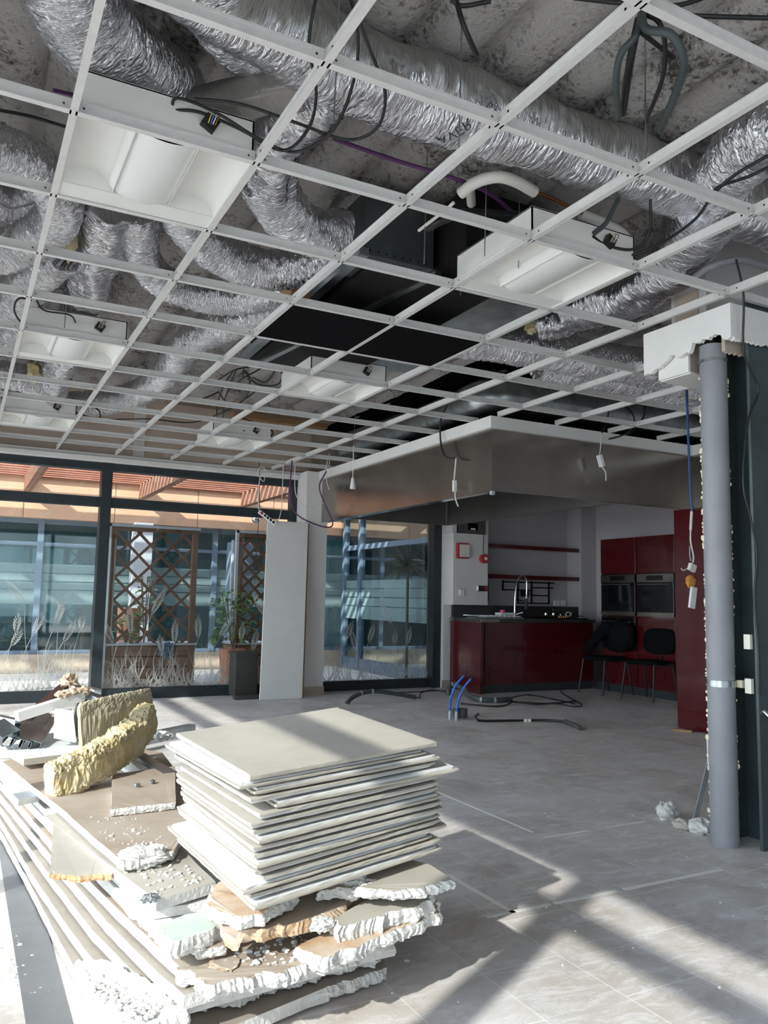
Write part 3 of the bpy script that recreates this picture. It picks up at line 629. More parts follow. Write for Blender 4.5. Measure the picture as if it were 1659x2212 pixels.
o = MB().tube([(1.790,3.112,2.850), (1.801,2.906,2.860), (1.808,2.841,2.870)], 0.008, 10).build('white_tube', 'insul'); tag(o, 'thin white tube sticking out at the metal bracket', 'pipe')
o = MB().tube([(1.959,2.942,3.050), (2.075,3.102,3.050)], 0.022, 12).build('pipe_insulation', 'insul'); tag(o, 'short upright white foam sleeve in the dark void', 'pipe insulation')
o = MB().tube([(3.184,2.738,2.780), (3.186,2.626,2.800), (3.321,2.571,2.840), (3.611,2.579,2.850)], 0.018, 12).build('conduit', 'pvc'); tag(o, 'grey plastic conduit curving over the boxed column head', 'conduit')
# wool tufts caught among the ducts
for k, (p, rx, rz, lb) in enumerate((((0.382,4.182,2.900), 0.035, 0.10, 'yellow mineral wool tuft between left ducts'), ((0.418,6.747,2.850), 0.05, 0.08, 'small yellow wool tuft under the far left light'), ((3.158,4.006,2.900), 0.04, 0.05, 'brown wool tuft at the crumpled duct end'))):
    o = MB().blob(p, rx, rx*1.3, rz, 0.4, k, 16, 12).build('wool_tuft', 'wool', smooth=True); tag(o, lb, 'insulation')

# ---- cables
def cable(label, pts, r=0.0055, mat='cable', cat='cable', name='cable', **kw):
    o = MB().tube(pts, r, 8, **kw).build(name, mat, smooth=True); return tag(o, label, cat)
cable('black cable looping low from the top runner to the nearest light', [(0.847,2.102,3.000), (0.848,2.174,2.850), (0.910,2.256,2.750), (0.935,2.384,2.700), (0.894,2.514,2.680), (0.748,2.528,2.720), (0.611,2.563,2.760), (0.517,2.587,2.750)])
cable('black cable hanging in a long loop over the fat duct', [(0.915,2.065,3.000), (0.952,2.046,2.850), (0.986,2.134,2.750), (1.010,2.342,2.700), (0.940,2.498,2.680), (0.811,2.518,2.700), (0.660,2.508,2.740), (0.538,2.552,2.780), (0.525,2.591,2.760)])
cable('black cable with the widest loop, right of the nearest light', [(0.926,2.052,2.950), (1.015,2.082,2.820), (1.110,2.161,2.760), (1.147,2.286,2.720), (1.076,2.373,2.700), (0.898,2.397,2.720), (0.717,2.436,2.750), (0.582,2.513,2.770)])
for k, (dx, rr) in enumerate(((0, 0.014), (14, 0.012))):
    cable('thick grey cable in the coiled bundle at the top right, %s strand' % ('outer' if k == 0 else 'inner'), [(1.876,1.805,3.100), (1.858,1.769,3.000), (1.898,1.702,2.950), (1.973,1.720,2.900), (2.069,1.830,2.900), (2.265,2.095,2.950)] if k == 0 else [(1.892,1.821,3.100), (1.852,1.804,3.000), (1.829,1.855,2.950), (1.906,1.956,2.920), (2.067,2.105,2.950)], rr, 'greycable')
cable('thin black cable inside the coiled bundle', [(1.898,1.817,3.100), (1.877,1.729,3.000), (1.941,1.766,2.950), (2.034,1.872,2.930), (2.223,2.132,2.980)], 0.008)
cable('black cable hanging straight through the coiled bundle', [(1.901,1.840,3.100), (1.906,1.886,2.980), (2.101,2.123,2.980)], 0.014)
cable('short black cable tail crossing the coiled bundle', [(1.857,1.789,3.000), (2.024,1.806,2.980)], 0.008)
cable('black cable running along the deck at the top right', [(2.390,1.640,3.150), (2.191,1.742,3.150), (2.062,1.806,3.150)], 0.008)
cable('black cable along the deck above the coiled bundle', [(1.715,1.950,3.180), (1.871,1.851,3.150), (2.012,1.782,3.150), (2.131,1.729,3.200)], 0.008)
cable('black cable drooping from the deck anchor near the top middle', [(1.385,2.175,3.200), (1.405,2.156,3.100), (1.492,2.204,3.050)], 0.009)
cable('black cable arm at the deck anchor near the top middle', [(1.361,2.168,3.220), (1.395,2.170,3.180), (1.493,2.122,3.200)], 0.008)
cable('pair of black cables entering from the right edge over the runner', [(2.520,1.747,2.780), (2.478,1.908,2.750), (2.476,2.022,2.720), (2.590,2.220,2.720), (2.641,2.469,2.720), (2.573,2.626,2.700)], 0.0065)
cable('black cable entering from the right edge just below the first', [(2.588,1.796,2.780), (2.552,1.925,2.760), (2.485,2.007,2.740), (2.478,2.034,2.720)], 0.0065)
cable('black cable feeding the light right of the plenum boxes', [(2.566,2.433,2.900), (2.605,2.479,2.780), (2.581,2.548,2.720), (2.448,2.581,2.720), (2.362,2.575,2.740)], 0.0065)
cable('thick grey cable plugged into the light right of the plenum boxes', [(2.513,2.574,2.950), (2.438,2.569,2.820), (2.364,2.572,2.750)], 0.011, 'greycable')
cable('black cable looping over the left edge light', [(0.278,4.896,2.800), (0.188,4.757,2.750), (0.180,4.919,2.720), (0.260,5.078,2.700), (0.441,5.095,2.700), (0.529,5.066,2.730)], 0.0055)
cable('thin black cable resting above the left edge light', [(0.272,4.817,2.800), (0.331,4.912,2.760), (0.464,4.857,2.740), (0.521,5.008,2.740)], 0.005)
cable('black cable feeding the light beyond the black panels', [(2.014,5.213,2.750), (2.169,5.078,2.750), (2.281,5.009,2.740), (2.373,5.089,2.740)], 0.005)
cable('short thick grey cable above the light beyond the black panels', [(2.439,5.079,2.850), (2.409,5.090,2.780), (2.394,5.118,2.740)], 0.008, 'greycable')
cable('black cable lying across the dark left of the nearest light', [(-0.031,3.505,3.100), (0.123,3.444,3.080), (0.272,3.416,3.060)], 0.007)
cable('black cable draped behind the far left light', [(0.502,7.482,2.720), (0.759,7.421,2.720), (1.008,7.525,2.700), (1.008,7.404,2.740), (0.957,7.329,2.760)], 0.007)
cable('long thin black cable sagging from the far left light to the tan boards', [(0.547,7.593,2.740), (0.971,7.548,2.700), (1.407,7.269,2.700), (1.824,7.265,2.720), (2.040,6.836,2.800), (2.224,6.640,2.950)], 0.006)
cable('black cable loop at the farthest light', [(2.325,7.378,2.720), (2.500,7.411,2.700), (2.641,7.434,2.720), (2.593,7.411,2.780), (2.340,7.594,2.900)], 0.006)
bun = [[(2.038,5.788,3.100), (1.952,5.905,2.950), (1.752,5.849,2.850), (1.673,6.072,2.800)], [(2.068,5.796,3.100), (2.020,5.936,2.950), (1.879,6.077,2.850), (1.859,6.377,2.800)],
       [(2.087,5.798,3.100), (2.134,5.867,2.950), (2.221,6.027,2.850), (2.249,6.013,2.820), (2.224,5.651,2.800)], [(2.127,5.801,3.100), (2.108,5.882,2.950), (2.078,6.034,2.850), (1.994,6.136,2.900)],
       [(2.180,5.809,3.100), (2.199,5.978,2.950), (2.182,6.052,2.850), (2.037,6.142,2.850), (1.935,6.141,2.950)], [(1.905,6.362,3.000), (1.862,6.468,2.900), (1.884,6.734,2.800), (1.998,7.150,2.750)],
       [(1.922,6.352,3.000), (1.918,6.520,2.900), (1.933,6.704,2.800), (2.078,7.214,2.750)], [(1.950,6.255,3.000), (2.046,6.353,2.900), (2.119,6.824,2.850), (1.992,7.416,2.800)],
       [(1.931,6.917,2.950), (2.056,6.966,2.850), (2.174,6.996,2.850)], [(1.945,6.965,2.950), (1.762,6.892,2.850), (1.461,6.717,2.800), (1.371,6.951,2.900)]]
for b in bun: tag(cable('', b, 0.006), 'black cable strand in the tangled bunch below the black panels', 'cable', 'tangled cable bunch beyond the black panels')
cable('purple cable running behind the fat foil duct', [(1.264,2.928,3.050), (1.535,2.898,3.020), (1.823,2.868,3.000), (2.049,2.904,3.000), (2.347,3.049,3.000)], 0.009, 'purple')
cable('purple cable end at the upper left runner', [(0.179,2.913,2.900), (0.250,2.938,2.920)], 0.007, 'purple')
def up_(p): return (p[0], p[1], 2.645)
# hanging ends over the hood
t = thing('pendant_lead', 'black lead with a white inline connector hanging over the hood left face', 'cable', ((3.255,5.045,2.200)))
hx = 3.70
MB().tube([(3.700,5.855,2.865), (3.700,5.983,2.736), (3.700,5.986,2.527), (3.700,5.906,2.390), (3.700,5.756,2.348)], 0.008, 8).build('black_lead', 'cable', t)
MB().tube([(3.700,5.734,2.345), (3.700,5.747,2.246), (3.700,5.760,2.147)], 0.006, 8).build('white_lead', 'whitecable', t)
a, b = Vector((3.700,5.753,2.154)), Vector((3.700,5.751,2.058)); MB().bar(a, b, 0.03, 0.022).build('connector', 'whiteplastic', t)
MB().tube([(3.700,5.744,2.057), (3.700,5.735,1.993), (3.700,5.691,1.925)], 0.006, 8).build('white_tail', 'whitecable', t)
t = thing('pendant_lead', 'white inline connector hanging before the hood front face', 'cable', ((4.852,5.200,2.340)))
MB().tube([(5.075,5.200,2.880), (4.954,5.200,2.844), (4.921,5.200,2.736), (4.855,5.200,2.605)], 0.006, 8).build('black_lead', 'cable', t)
MB().tube([(4.850,5.200,2.601), (4.843,5.200,2.502), (4.826,5.200,2.407)], 0.005, 8).build('white_lead', 'whitecable', t)
a, b = Vector((4.821,5.200,2.406)), Vector((4.856,5.200,2.308)); MB().bar(a, b, 0.045, 0.03).build('connector', 'whiteplastic', t)
MB().tube([(4.851,5.200,2.308), (4.893,5.200,2.263), (4.897,5.200,2.190)], 0.006, 8).build('white_tail', 'whitecable', t)
cable('black cable loops hanging before the hood band', [(4.972,5.150,2.869), (5.135,5.150,2.836), (5.188,5.150,2.718), (5.049,5.150,2.598), (4.887,5.150,2.547), (5.159,5.150,2.644), (5.301,5.150,2.794), (5.315,5.150,2.923)], 0.006)
t = thing('lamp_socket', 'white bare bulb socket hanging on a flex left of the hood', 'lamp socket', ((3.400,7.153,2.289)))
_p = (3.400,7.153,2.687); MB().tube([(_p[0], _p[1], 2.65), (3.400,7.152,2.475), (3.400,7.154,2.312)], 0.005, 8).build('flex', 'whitecable', t)
MB().tube([(3.400,7.155,2.326), (3.400,7.153,2.289), (3.400,7.151,2.251), (3.400,7.149,2.214)], lambda q, a: 0.012+0.018*q, 16, smooth_path=False).build('socket_shell', 'whiteplastic', t)
t = thing('power_strip', 'white power strip with red switch hanging on its cord before the window', 'power strip', ((3.018,8.600,2.019)))
a, b = Vector((2.934,8.600,2.081)), Vector((3.131,8.600,1.947)); MB().bar(a, b, 0.05, 0.035).build('strip_body', 'whiteplastic', t)
MB().cb(a.lerp(b, 0.12)+Vector((0, -0.02, 0)), 0.03, 0.012, 0.03).build('switch', 'redplastic', t)
for k in range(4): MB().cyl(a.lerp(b, 0.32+0.17*k)+Vector((0, -0.025, 0)), a.lerp(b, 0.32+0.17*k)+Vector((0, -0.015, 0)), 0.014, 14).build('outlet', 'plastic', t)
MB().tube([(2.934,8.600,2.081), (2.919,8.600,2.185), (2.930,8.600,2.475), (2.999,8.600,2.535), (2.931,8.600,2.592), (2.907,8.600,2.500), (2.976,8.600,2.427), (2.981,8.600,2.586)], 0.005, 8).build('cord', 'whitecable', t)
cable('white cable loop dropping from the grid to the power strip', [up_((3.202,8.600,2.634)), (3.202,8.600,2.634), (3.201,8.600,2.339), (3.193,8.600,2.099), (3.137,8.600,1.952), (3.075,8.600,1.975)], 0.005, 'whitecable')
cable('purple cable hanging in a deep loop before the white column', [up_((3.189,8.300,2.565)), (3.189,8.300,2.565), (3.178,8.300,2.252), (3.262,8.300,2.052), (3.487,8.300,1.952), (3.669,8.300,1.926), (3.701,8.300,2.001), (3.593,8.300,2.205), (3.530,8.300,2.385), (3.611,8.300,2.562)], 0.008, 'purple')
cable('white cable swagged behind the purple loop', [up_((3.269,8.400,2.507)), (3.269,8.400,2.507), (3.294,8.400,2.272), (3.439,8.400,2.135), (3.636,8.400,2.218)], 0.005, 'whitecable')
cable('thin white cable end dangling left of the hood', [up_((3.688,8.400,2.798)), (3.688,8.400,2.798), (3.653,8.400,2.622), (3.663,8.400,2.461), (3.695,8.400,2.367)], 0.005, 'whitecable')
cable('thin black cable hanging beside the power strip', [up_((2.930,8.650,2.641)), (2.930,8.650,2.641), (2.950,8.650,2.113), (2.937,8.650,1.745), (2.928,8.650,1.267)], 0.004)
# blue cable with boxes near the column
bx = 4.4
t = thing('blue_lead', 'blue cable with white junction blocks and orange foam hanging left of the grey pipe', 'cable', ((4.779,4.200,1.843)))
MB().tube([up_((4.773,4.200,2.813)), (4.773,4.200,2.813), (4.780,4.200,2.369), (4.789,4.200,2.018), (4.803,4.200,1.827)], 0.009, 8).build('blue_sheath', 'bluecable', t)
MB().tube([(4.798,4.200,1.827), (4.784,4.200,1.688)], 0.010, 8).build('white_sleeve', 'whitecable', t)
MB().tube([(4.784,4.200,1.694), (4.781,4.200,1.601), (4.807,4.200,1.499), (4.801,4.200,1.447)], 0.006, 8).build('white_wire', 'whitecable', t)
MB().tube([(4.771,4.200,1.566), (4.769,4.200,1.515), (4.777,4.200,1.457)], 0.004, 8).build('grey_wire', 'pale', t)
c = Vector((4.790,4.200,1.409)); bevel(MB().cb(c, 0.062, 0.03, 0.055, Matrix.Rotation(0.35, 3, 'Y')).build('junction_block', 'plastic', t))
MB().blob((4.773,4.200,1.307), 0.045, 0.02, 0.042, 0.35, 3, 16, 10, 3).build('orange_foam', 'orange', t, smooth=True)
a, b = Vector((4.805,4.200,1.267)), Vector((4.776,4.200,1.110)); bevel(MB().bar(a, b, 0.058, 0.02).build('white_cover', 'whiteplastic', t))
MB().tube([(4.737,4.200,1.401), (4.698,4.200,1.386), (4.675,4.200,1.399)], 0.004, 8).build('wire_tail', 'whitecable', t)

# ================================================================== KITCHEN HOOD
t = thing('kitchen_hood', 'large stainless extraction hood hanging open over the kitchen', 'hood', (4.5, 6.8, 2.03))
mb = MB(); mb.box(3.78, 3.81, 5.35, 9.09, 2.025, 2.54); mb.box(3.78, 6.12, 5.32, 5.35, 2.025, 2.54); mb.build('outer_face', 'steel', t)
B(3.81, 3.87, 5.36, 9.08, 2.025, 2.045).build('drip_lip', 'chrome', t)
mb = MB(); mb.box(5.17, 5.20, 5.36, 8.23, 2.03, 2.53); mb.box(3.83, 5.17, 8.20, 8.23, 2.03, 2.53); mb.box(3.82, 3.83, 5.36, 8.2, 2.05, 2.53); mb.box(3.81, 5.17, 5.36, 8.2, 2.53, 2.54); mb.build('inner_lining', 'steel_in', t)
MB().bar((5.15, 8.18, 2.05), (5.15, 8.18, 2.5), 0.02, 0.02).build('corner_strip', 'chrome', t)
MB().cb((3.80, 5.34, 2.01), 0.03, 0.03, 0.03).build('corner_clip', 'pale', t)
mb = MB(); mb.box(3.74, 3.86, 5.40, 9.08, 2.54, 2.636); mb.box(3.74, 6.16, 5.28, 5.40, 2.54, 2.636); mb.box(6.06, 6.16, 3.6, 5.28, 2.54, 2.636); mb.build('white_band', 'white', t)
mb = MB(); mb.box(6.12, 6.15, 3.6, 5.35, 2.03, 2.535); mb.build('return_face', 'steel', t)

# ================================================================== KITCHEN
t = thing('kitchen_counter', 'dark red gloss counter run with dark worktop along the back wall', 'counter', (6.6, 8.6, 0))
bevel(B(5.70, 5.745, 8.24, 8.93, 0, 0.868).build('end_panel', 'red', t), 0.002)
for k in range(3): bevel(B(5.80+0.585*k+0.001, 5.80+0.585*(k+1)-0.002, 8.29, 8.31, 0.10, 0.865).build('door', 'red', t), 0.002)
B(5.75, 7.54, 8.31, 8.90, 0.10, 0.866).build('carcass', 'worktop', t)
B(5.75, 7.54, 8.30, 8.33, 0, 0.10).build('plinth', 'plinth', t)
bevel(B(5.69, 5.98, 8.23, 8.93, 0.868, 0.91).build('worktop_end', 'steel', t, label='pale metal capped end of the worktop'), 0.003)
bevel(B(5.98, 7.54, 8.23, 8.93, 0.868, 0.91).build('worktop', 'worktop', t), 0.003)
B(5.74, 7.86, 8.93, 8.965, 0.91, 1.07).build('backsplash', 'worktop', t)
t = thing('oven_cabinet', 'tall dark red cabinet wall holding two black built-in ovens', 'oven cabinet', (7.85, 7.5, 0))
B(7.56, 8.12, 6.86, 8.12, 0.10, 1.96).build('carcass', 'red', t)
for a, b in ((7.49, 8.11), (6.87, 7.47)):
    bevel(B(7.53, 7.56, a, b, 1.52, 1.97).build('upper_door', 'red', t), 0.002)
    ov = bevel(B(7.525, 7.56, a+0.01, b-0.01, 0.98, 1.51).build('oven', 'oven_glass', t), 0.003)
    B(7.52, 7.526, a+0.01, b-0.01, 1.40, 1.50).build('control_panel', 'steel', ov); B(7.517, 7.521, (a+b)/2-0.13, (a+b)/2+0.13, 1.42, 1.48).build('display', 'oven_glass', ov)
    MB().cyl((7.49, a+0.06, 1.37), (7.49, b-0.06, 1.37), 0.009, 12).build('handle', 'chrome', ov)
    B(7.518, 7.524, a+0.01, b-0.01, 0.98, 1.03).build('trim_strip', 'steel', ov)
ov = bevel(B(7.525, 7.56, 7.50, 8.10, 0.55, 0.965).build('warming_drawer', 'oven_glass', t), 0.003)
MB().cyl((7.49, 7.56, 0.90), (7.49, 8.04, 0.90), 0.009, 12).build('handle', 'chrome', ov)
bevel(B(7.53, 7.56, 7.49, 8.11, 0.12, 0.535).build('lower_door', 'red', t), 0.002)
bevel(B(7.53, 7.56, 6.87, 7.47, 0.55, 0.95).build('drawer_front', 'red', t), 0.002); bevel(B(7.53, 7.56, 6.87, 7.47, 0.12, 0.54).build('lower_door', 'red', t), 0.002)
B(7.58, 7.6, 6.86, 8.25, 0, 0.10).build('plinth', 'plinth', t)
t = thing('tall_cabinet', 'tall glossy dark red cabinet standing left of the grey pipe', 'cabinet', (6.2, 5.0, 0))
bevel(B(5.95, 6.0, 4.4, 5.42, 0.005, 2.02).build('side_panel', 'red', t), 0.002)
B(6.0, 6.55, 4.4, 5.40, 0.0, 2.0).build('carcass', 'red', t)
for z0, lb in ((1.845, 'upper'), (1.435, 'lower')):
    o = bevel(B(6.25, 7.86, 8.90, 9.168, z0, z0+0.055).build('wall_shelf', 'red'), 0.002); tag(o, 'dark red wall shelf over the counter, the %s of two' % lb, 'shelf', 'red wall shelves')
t = thing('wall_cupboard', 'pale grey boxed-in wall cupboard over the left end of the counter', 'cupboard', (5.9, 8.85, 1.07))
bevel(B(5.62, 6.16, 8.75, 8.97, 1.075, 2.0).build('front_box', 'wall', t), 0.003); B(6.16, 6.20, 8.80, 9.16, 1.075, 2.5).build('side_box', 'wall', t); B(5.64, 5.70, 8.80, 8.97, 2.0, 2.5).build('upper_box', 'wall', t)
t = thing('heater_unit', 'dark grey box with a small display above the wall cupboard', 'control unit', (5.9, 8.8, 2.0))
B(5.72, 6.12, 8.76, 8.96, 2.005, 2.22).build('box', 'steel_in', t); B(5.85, 6.0, 8.752, 8.76, 2.05, 2.14).build('display', 'void', t); B(5.89, 5.96, 8.748, 8.752, 2.055, 2.075).build('label_plate', 'whiteplastic', t)
t = thing('alarm_box', 'red framed beige alarm box on the wall cupboard', 'alarm box', (5.72, 8.74, 1.77))
bevel(B(5.655, 5.835, 8.70, 8.749, 1.67, 1.87).build('frame', 'redplastic', t), 0.006); B(5.685, 5.83, 8.692, 8.70, 1.69, 1.85).build('front', 'plastic', t)
t = thing('alarm_bell', 'round red alarm sounder hanging by a wire beside the alarm box', 'alarm bell', (6.08, 8.72, 1.68))
MB().cyl((6.08, 8.749, 1.68), (6.08, 8.69, 1.68), 0.062, 24).build('shell', 'redplastic', t); MB().cyl((6.085, 8.69, 1.68), (6.085, 8.675, 1.68), 0.02, 14).build('centre', 'whiteplastic', t)
MB().tube([(6.08, 8.74, 1.74), (6.08, 8.74, 1.85), (6.085, 8.74, 2.0)], 0.004, 6).build('wire', 'cable', t)
t = thing('light_switch', 'square white switch low on the wall cupboard', 'switch', (5.75, 8.74, 1.23))
bevel(B(5.71, 5.79, 8.735, 8.749, 1.19, 1.27).build('plate', 'whiteplastic', t)); B(5.725, 5.775, 8.728, 8.736, 1.205, 1.255).build('rocker', 'plastic', t)
t = thing('emergency_lamp', 'small black torch with a red end on the wall cupboard', 'torch', (6.05, 8.72, 1.29))
MB().cb((6.05, 8.72, 1.29), 0.14, 0.05, 0.07).build('body', 'cable', t); MB().cyl((6.09, 8.694, 1.29), (6.09, 8.68, 1.29), 0.025, 14).build('red_end', 'redplastic', t); MB().cb((5.985, 8.72, 1.29), 0.02, 0.045, 0.06).build('lens', 'whiteplastic', t)
o = bevel(B(6.24, 6.40, 9.05, 9.168, 1.12, 1.42).build('dispenser', 'cable'), 0.02, 3); tag(o, 'black wall dispenser right of the wall cupboard', 'dispenser')
t = thing('extinguisher_sign', 'red and white fire extinguisher sign on the narrow white wall', 'sign', (5.68, 8.95, 1.15))
B(5.645, 5.735, 8.949, 8.954, 1.07, 1.27).build('white_plate', 'whiteplastic', t)
mb = MB(); mb.box(5.648, 5.732, 8.944, 8.949, 1.12, 1.268); mb.build('red_field', 'redplastic', t)
mb = MB(); mb.box(5.662, 5.682, 8.940, 8.944, 1.135, 1.225); mb.box(5.666, 5.678, 8.940, 8.944, 1.225, 1.24); mb.box(5.660, 5.692, 8.940, 8.944, 1.24, 1.246); mb.cb((5.712, 8.942, 1.165), 0.02, 0.003, 0.05, Matrix.Rotation(0.4, 3, 'Y')); mb.cb((5.712, 8.942, 1.215), 0.025, 0.003, 0.035, Matrix.Rotation(-0.5, 3, 'Y')); mb.build('pictogram', 'whiteplastic', t)
mb = MB(); [mb.box(5.652+0.019*k, 5.665+0.019*k, 8.944, 8.949, 1.09, 1.11) for k in range(4)]; mb.build('lettering', 'outframe', t)
o = MB().tube([(5.66, 8.95, 0.84), (5.69, 8.93, 0.83), (5.70, 8.94, 0.70)], 0.005, 8).build('door_hook', 'chrome'); tag(o, 'small metal hook low on the narrow white wall', 'hook')
# faucet
t = thing('kitchen_faucet', 'tall chrome spring faucet arching over the counter', 'faucet', (6.5, 8.62, 0.91))
MB().cyl((6.50, 8.62, 0.91), (6.50, 8.62, 0.93), 0.03, 20).build('base', 'chrome', t)
MB().tube([(6.50, 8.62, 0.92), (6.505, 8.62, 1.10), (6.52, 8.62, 1.30), (6.55, 8.62, 1.42), (6.62, 8.62, 1.47), (6.69, 8.62, 1.42), (6.70, 8.62, 1.28), (6.69, 8.62, 1.16)], 0.012, 12).build('spring_hose', 'chrome', t)
MB().tube([(6.69, 8.62, 1.17), (6.69, 8.62, 1.03)], 0.02, 14).build('spray_head', 'cable', t); MB().bar((6.51, 8.62, 1.16), (6.69, 8.62, 1.13), 0.012, 0.012).build('holder_arm', 'chrome', t); MB().bar((6.50, 8.60, 0.96), (6.58, 8.55, 0.99), 0.012, 0.012).build('lever', 'chrome', t)
# wall rail
t = thing('wall_rail', 'black metal utensil rail frame under the lower red shelf', 'utensil rail', (7.1, 9.14, 1.3))
mb = MB()
for a, b in (((6.68, 1.40), (7.60, 1.40)), ((6.68, 1.29), (7.18, 1.29)), ((7.2, 1.33), (7.58, 1.33)), ((7.2, 1.22), (7.5, 1.22)), ((6.95, 1.11), (7.5, 1.11)), ((6.69, 1.42), (6.69, 1.28)), ((6.95, 1.42), (6.95, 1.1)), ((7.19, 1.42), (7.19, 1.1)), ((7.5, 1.42), (7.5, 1.1))):
    mb.bar((a[0], 9.14, a[1]), (b[0], 9.14, b[1]), 0.016, 0.016)
mb.build('rails', 'void', t); B(7.0, 7.12, 9.11, 9.15, 1.2, 1.3).build('basket', 'cable', t)
for k in range(2): o = bevel(B(7.60+0.11*k, 7.69+0.11*k, 9.13, 9.168, 1.075, 1.16).build('wall_socket', 'whiteplastic')); tag(o, 'white wall socket over the counter, the %s one' % ('left', 'right')[k], 'socket', 'wall sockets')
# things on the worktop
t = thing('draining_rack', 'grey metal draining trays lying at the left end of the counter', 'tray', (6.1, 8.55, 0.91))
B(5.86, 6.45, 8.36, 8.8, 0.912, 0.925).build('tray', 'galv', t)
mb = MB(); [mb.bar((5.80+0.07*k, 8.35, 0.945), (5.86+0.07*k, 8.8, 0.945), 0.008, 0.006) for k in range(9)]; mb.bar((5.76, 8.38, 0.94), (6.4, 8.36, 0.94), 0.012, 0.012); mb.bar((5.8, 8.78, 0.94), (6.45, 8.78, 0.94), 0.012, 0.012); mb.build('bars', 'chrome', t)
o = bevel(B(6.20, 6.42, 8.5, 8.64, 0.952, 0.985).build('plastic_box', 'whiteplastic')); tag(o, 'white plastic box on the draining trays', 'box')
o = MB().cyl((6.27, 8.57, 0.986), (6.27, 8.57, 1.02), 0.035, 18).build('pink_cup', 'pink'); tag(o, 'small pink cup on the white box', 'cup')
t = thing('gas_hob', 'black gas hob with chrome burner knobs at the right of the counter', 'hob', (7.2, 8.6, 0.91))
B(6.95, 7.5, 8.33, 8.8, 0.911, 0.925).build('hob_plate', 'oven_glass', t)
mb = MB(); [mb.bar((7.0+0.12*k, 8.4, 0.95), (7.0+0.12*k, 8.78, 0.95), 0.012, 0.012) for k in range(5)]; mb.bar((6.98, 8.5, 0.95), (7.5, 8.5, 0.95), 0.012, 0.012); mb.bar((6.98, 8.7, 0.95), (7.5, 8.7, 0.95), 0.012, 0.012); mb.build('grate', 'cable', t)
for k in range(4): MB().cyl((6.97+0.04*k, 8.29, 0.93), (6.97+0.04*k, 8.29, 0.95), 0.012, 12).build('brass_knob', 'copper', t)
for k in range(3): MB().cyl((7.02+0.13*k, 8.62, 0.955), (7.02+0.13*k, 8.62, 0.985), 0.022, 14).build('burner_cap', 'chrome', t)
t = thing('frying_pan', 'black pan with its long handle lying on the hob', 'pan', (7.3, 8.55, 0.96))
MB().cyl((7.36, 8.55, 0.958), (7.36, 8.55, 0.99), 0.11, 24, 0.13).build('pan_body', 'cable', t); MB().tube([(7.25, 8.55, 0.985), (7.12, 8.5, 1.02), (7.0, 8.45, 1.03)], 0.011, 8).build('handle', 'cable', t)
cable('coiled white cable on the hob', [(7.2+0.05*math.cos(a*1.3), 8.38+0.02*math.sin(a*1.7), 0.975+0.03*math.sin(a*1.3)) for a in range(12)], 0.004, 'whitecable')
# chairs
def chair(label, x, y, rot):
    t = thing('stacking_chair', label, 'chair', (0, 0, 0), 'black chairs in front of the ovens')
    mb = MB(); n = 20; vs = []
    for zz, k in ((0.425, 0.93), (0.445, 1.0), (0.465, 0.97), (0.472, 0.8)):
        for i in range(n):
            a = 2*math.pi*i/n; c, s = math.cos(a), math.sin(a); e = 0.5
            vs.append((0.225*k*math.copysign(abs(c)**e, c), 0.215*k*math.copysign(abs(s)**e, s), zz))
    mb.add(vs, [(j*n+i, j*n+(i+1) % n, (j+1)*n+(i+1) % n, (j+1)*n+i) for j in range(3) for i in range(n)]+[tuple(range(n))[::-1], tuple(range(3*n, 4*n))]); mb.smooth = True
    mb.build('seat', 'fabric', t)
    mb = MB(); vs = []
    for yy, k in ((-0.03, 0.9), (-0.015, 1.0), (0.01, 1.0), (0.025, 0.85)):
        for i in range(n):
            a = 2*math.pi*i/n; c, s = math.cos(a), math.sin(a); px = 0.22*k*math.copysign(abs(c)**0.6, c); pz = 0.155*k*math.copysign(abs(s)**0.7, s)
            vs.append((px, 0.225+yy+0.1*pz-0.5*px*px, 0.69+pz))
    mb.add(vs, [(j*n+i, j*n+(i+1) % n, (j+1)*n+(i+1) % n, (j+1)*n+i) for j in range(3) for i in range(n)]+[tuple(range(n))[::-1], tuple(range(3*n, 4*n))]); mb.smooth = True
    mb.build('backrest', 'fabric', t)
    for sx in (-1, 1):
        MB().tube([(sx*0.20, -0.17, 0.43), (sx*0.225, -0.23, 0.01)], 0.011, 10, smooth_path=False).build('leg', 'cable', t)
        MB().tube([(sx*0.20, 0.17, 0.43), (sx*0.225, 0.25, 0.01)], 0.011, 10, smooth_path=False).build('leg', 'cable', t)
    mb = MB(); mb.tube([(-0.20, -0.17, 0.43), (-0.2, 0.17, 0.43)], 0.011, 8, smooth_path=False); mb.tube([(0.20, -0.17, 0.43), (0.2, 0.17, 0.43)], 0.011, 8, smooth_path=False); mb.build('seat_frame', 'cable', t)
    MB().tube([(-0.0, 0.15, 0.42), (0.0, 0.22, 0.45), (0.0, 0.26, 0.60), (0, 0.25, 0.68)], 0.014, 10).build('back_support', 'cable', t)
    t.location = (x, y, 0); t.rotation_euler = (0, 0, rot); return t
chair('black stacking chair with a dark jacket thrown over its back', 7.22, 7.72, -1.62)
chair('black stacking chair partly hidden behind the tall red cabinet', 7.28, 7.05, -1.45)
mb = MB(); mb.blob((7.45, 7.70, 0.72), 0.085, 0.25, 0.21, 0.16, 5, 48, 32, 1.6); mb.tube([(7.42, 7.82, 0.84), (7.33, 7.90, 0.74), (7.22, 7.95, 0.62), (7.14, 7.97, 0.52)], lambda q, a: 0.085-0.04*q+0.008*math.sin(a*3+q*20), 24)
o = mb.build('jacket', 'jacket', smooth=True); tag(o, 'dark jacket draped over the back of the left black chair', 'jacket')

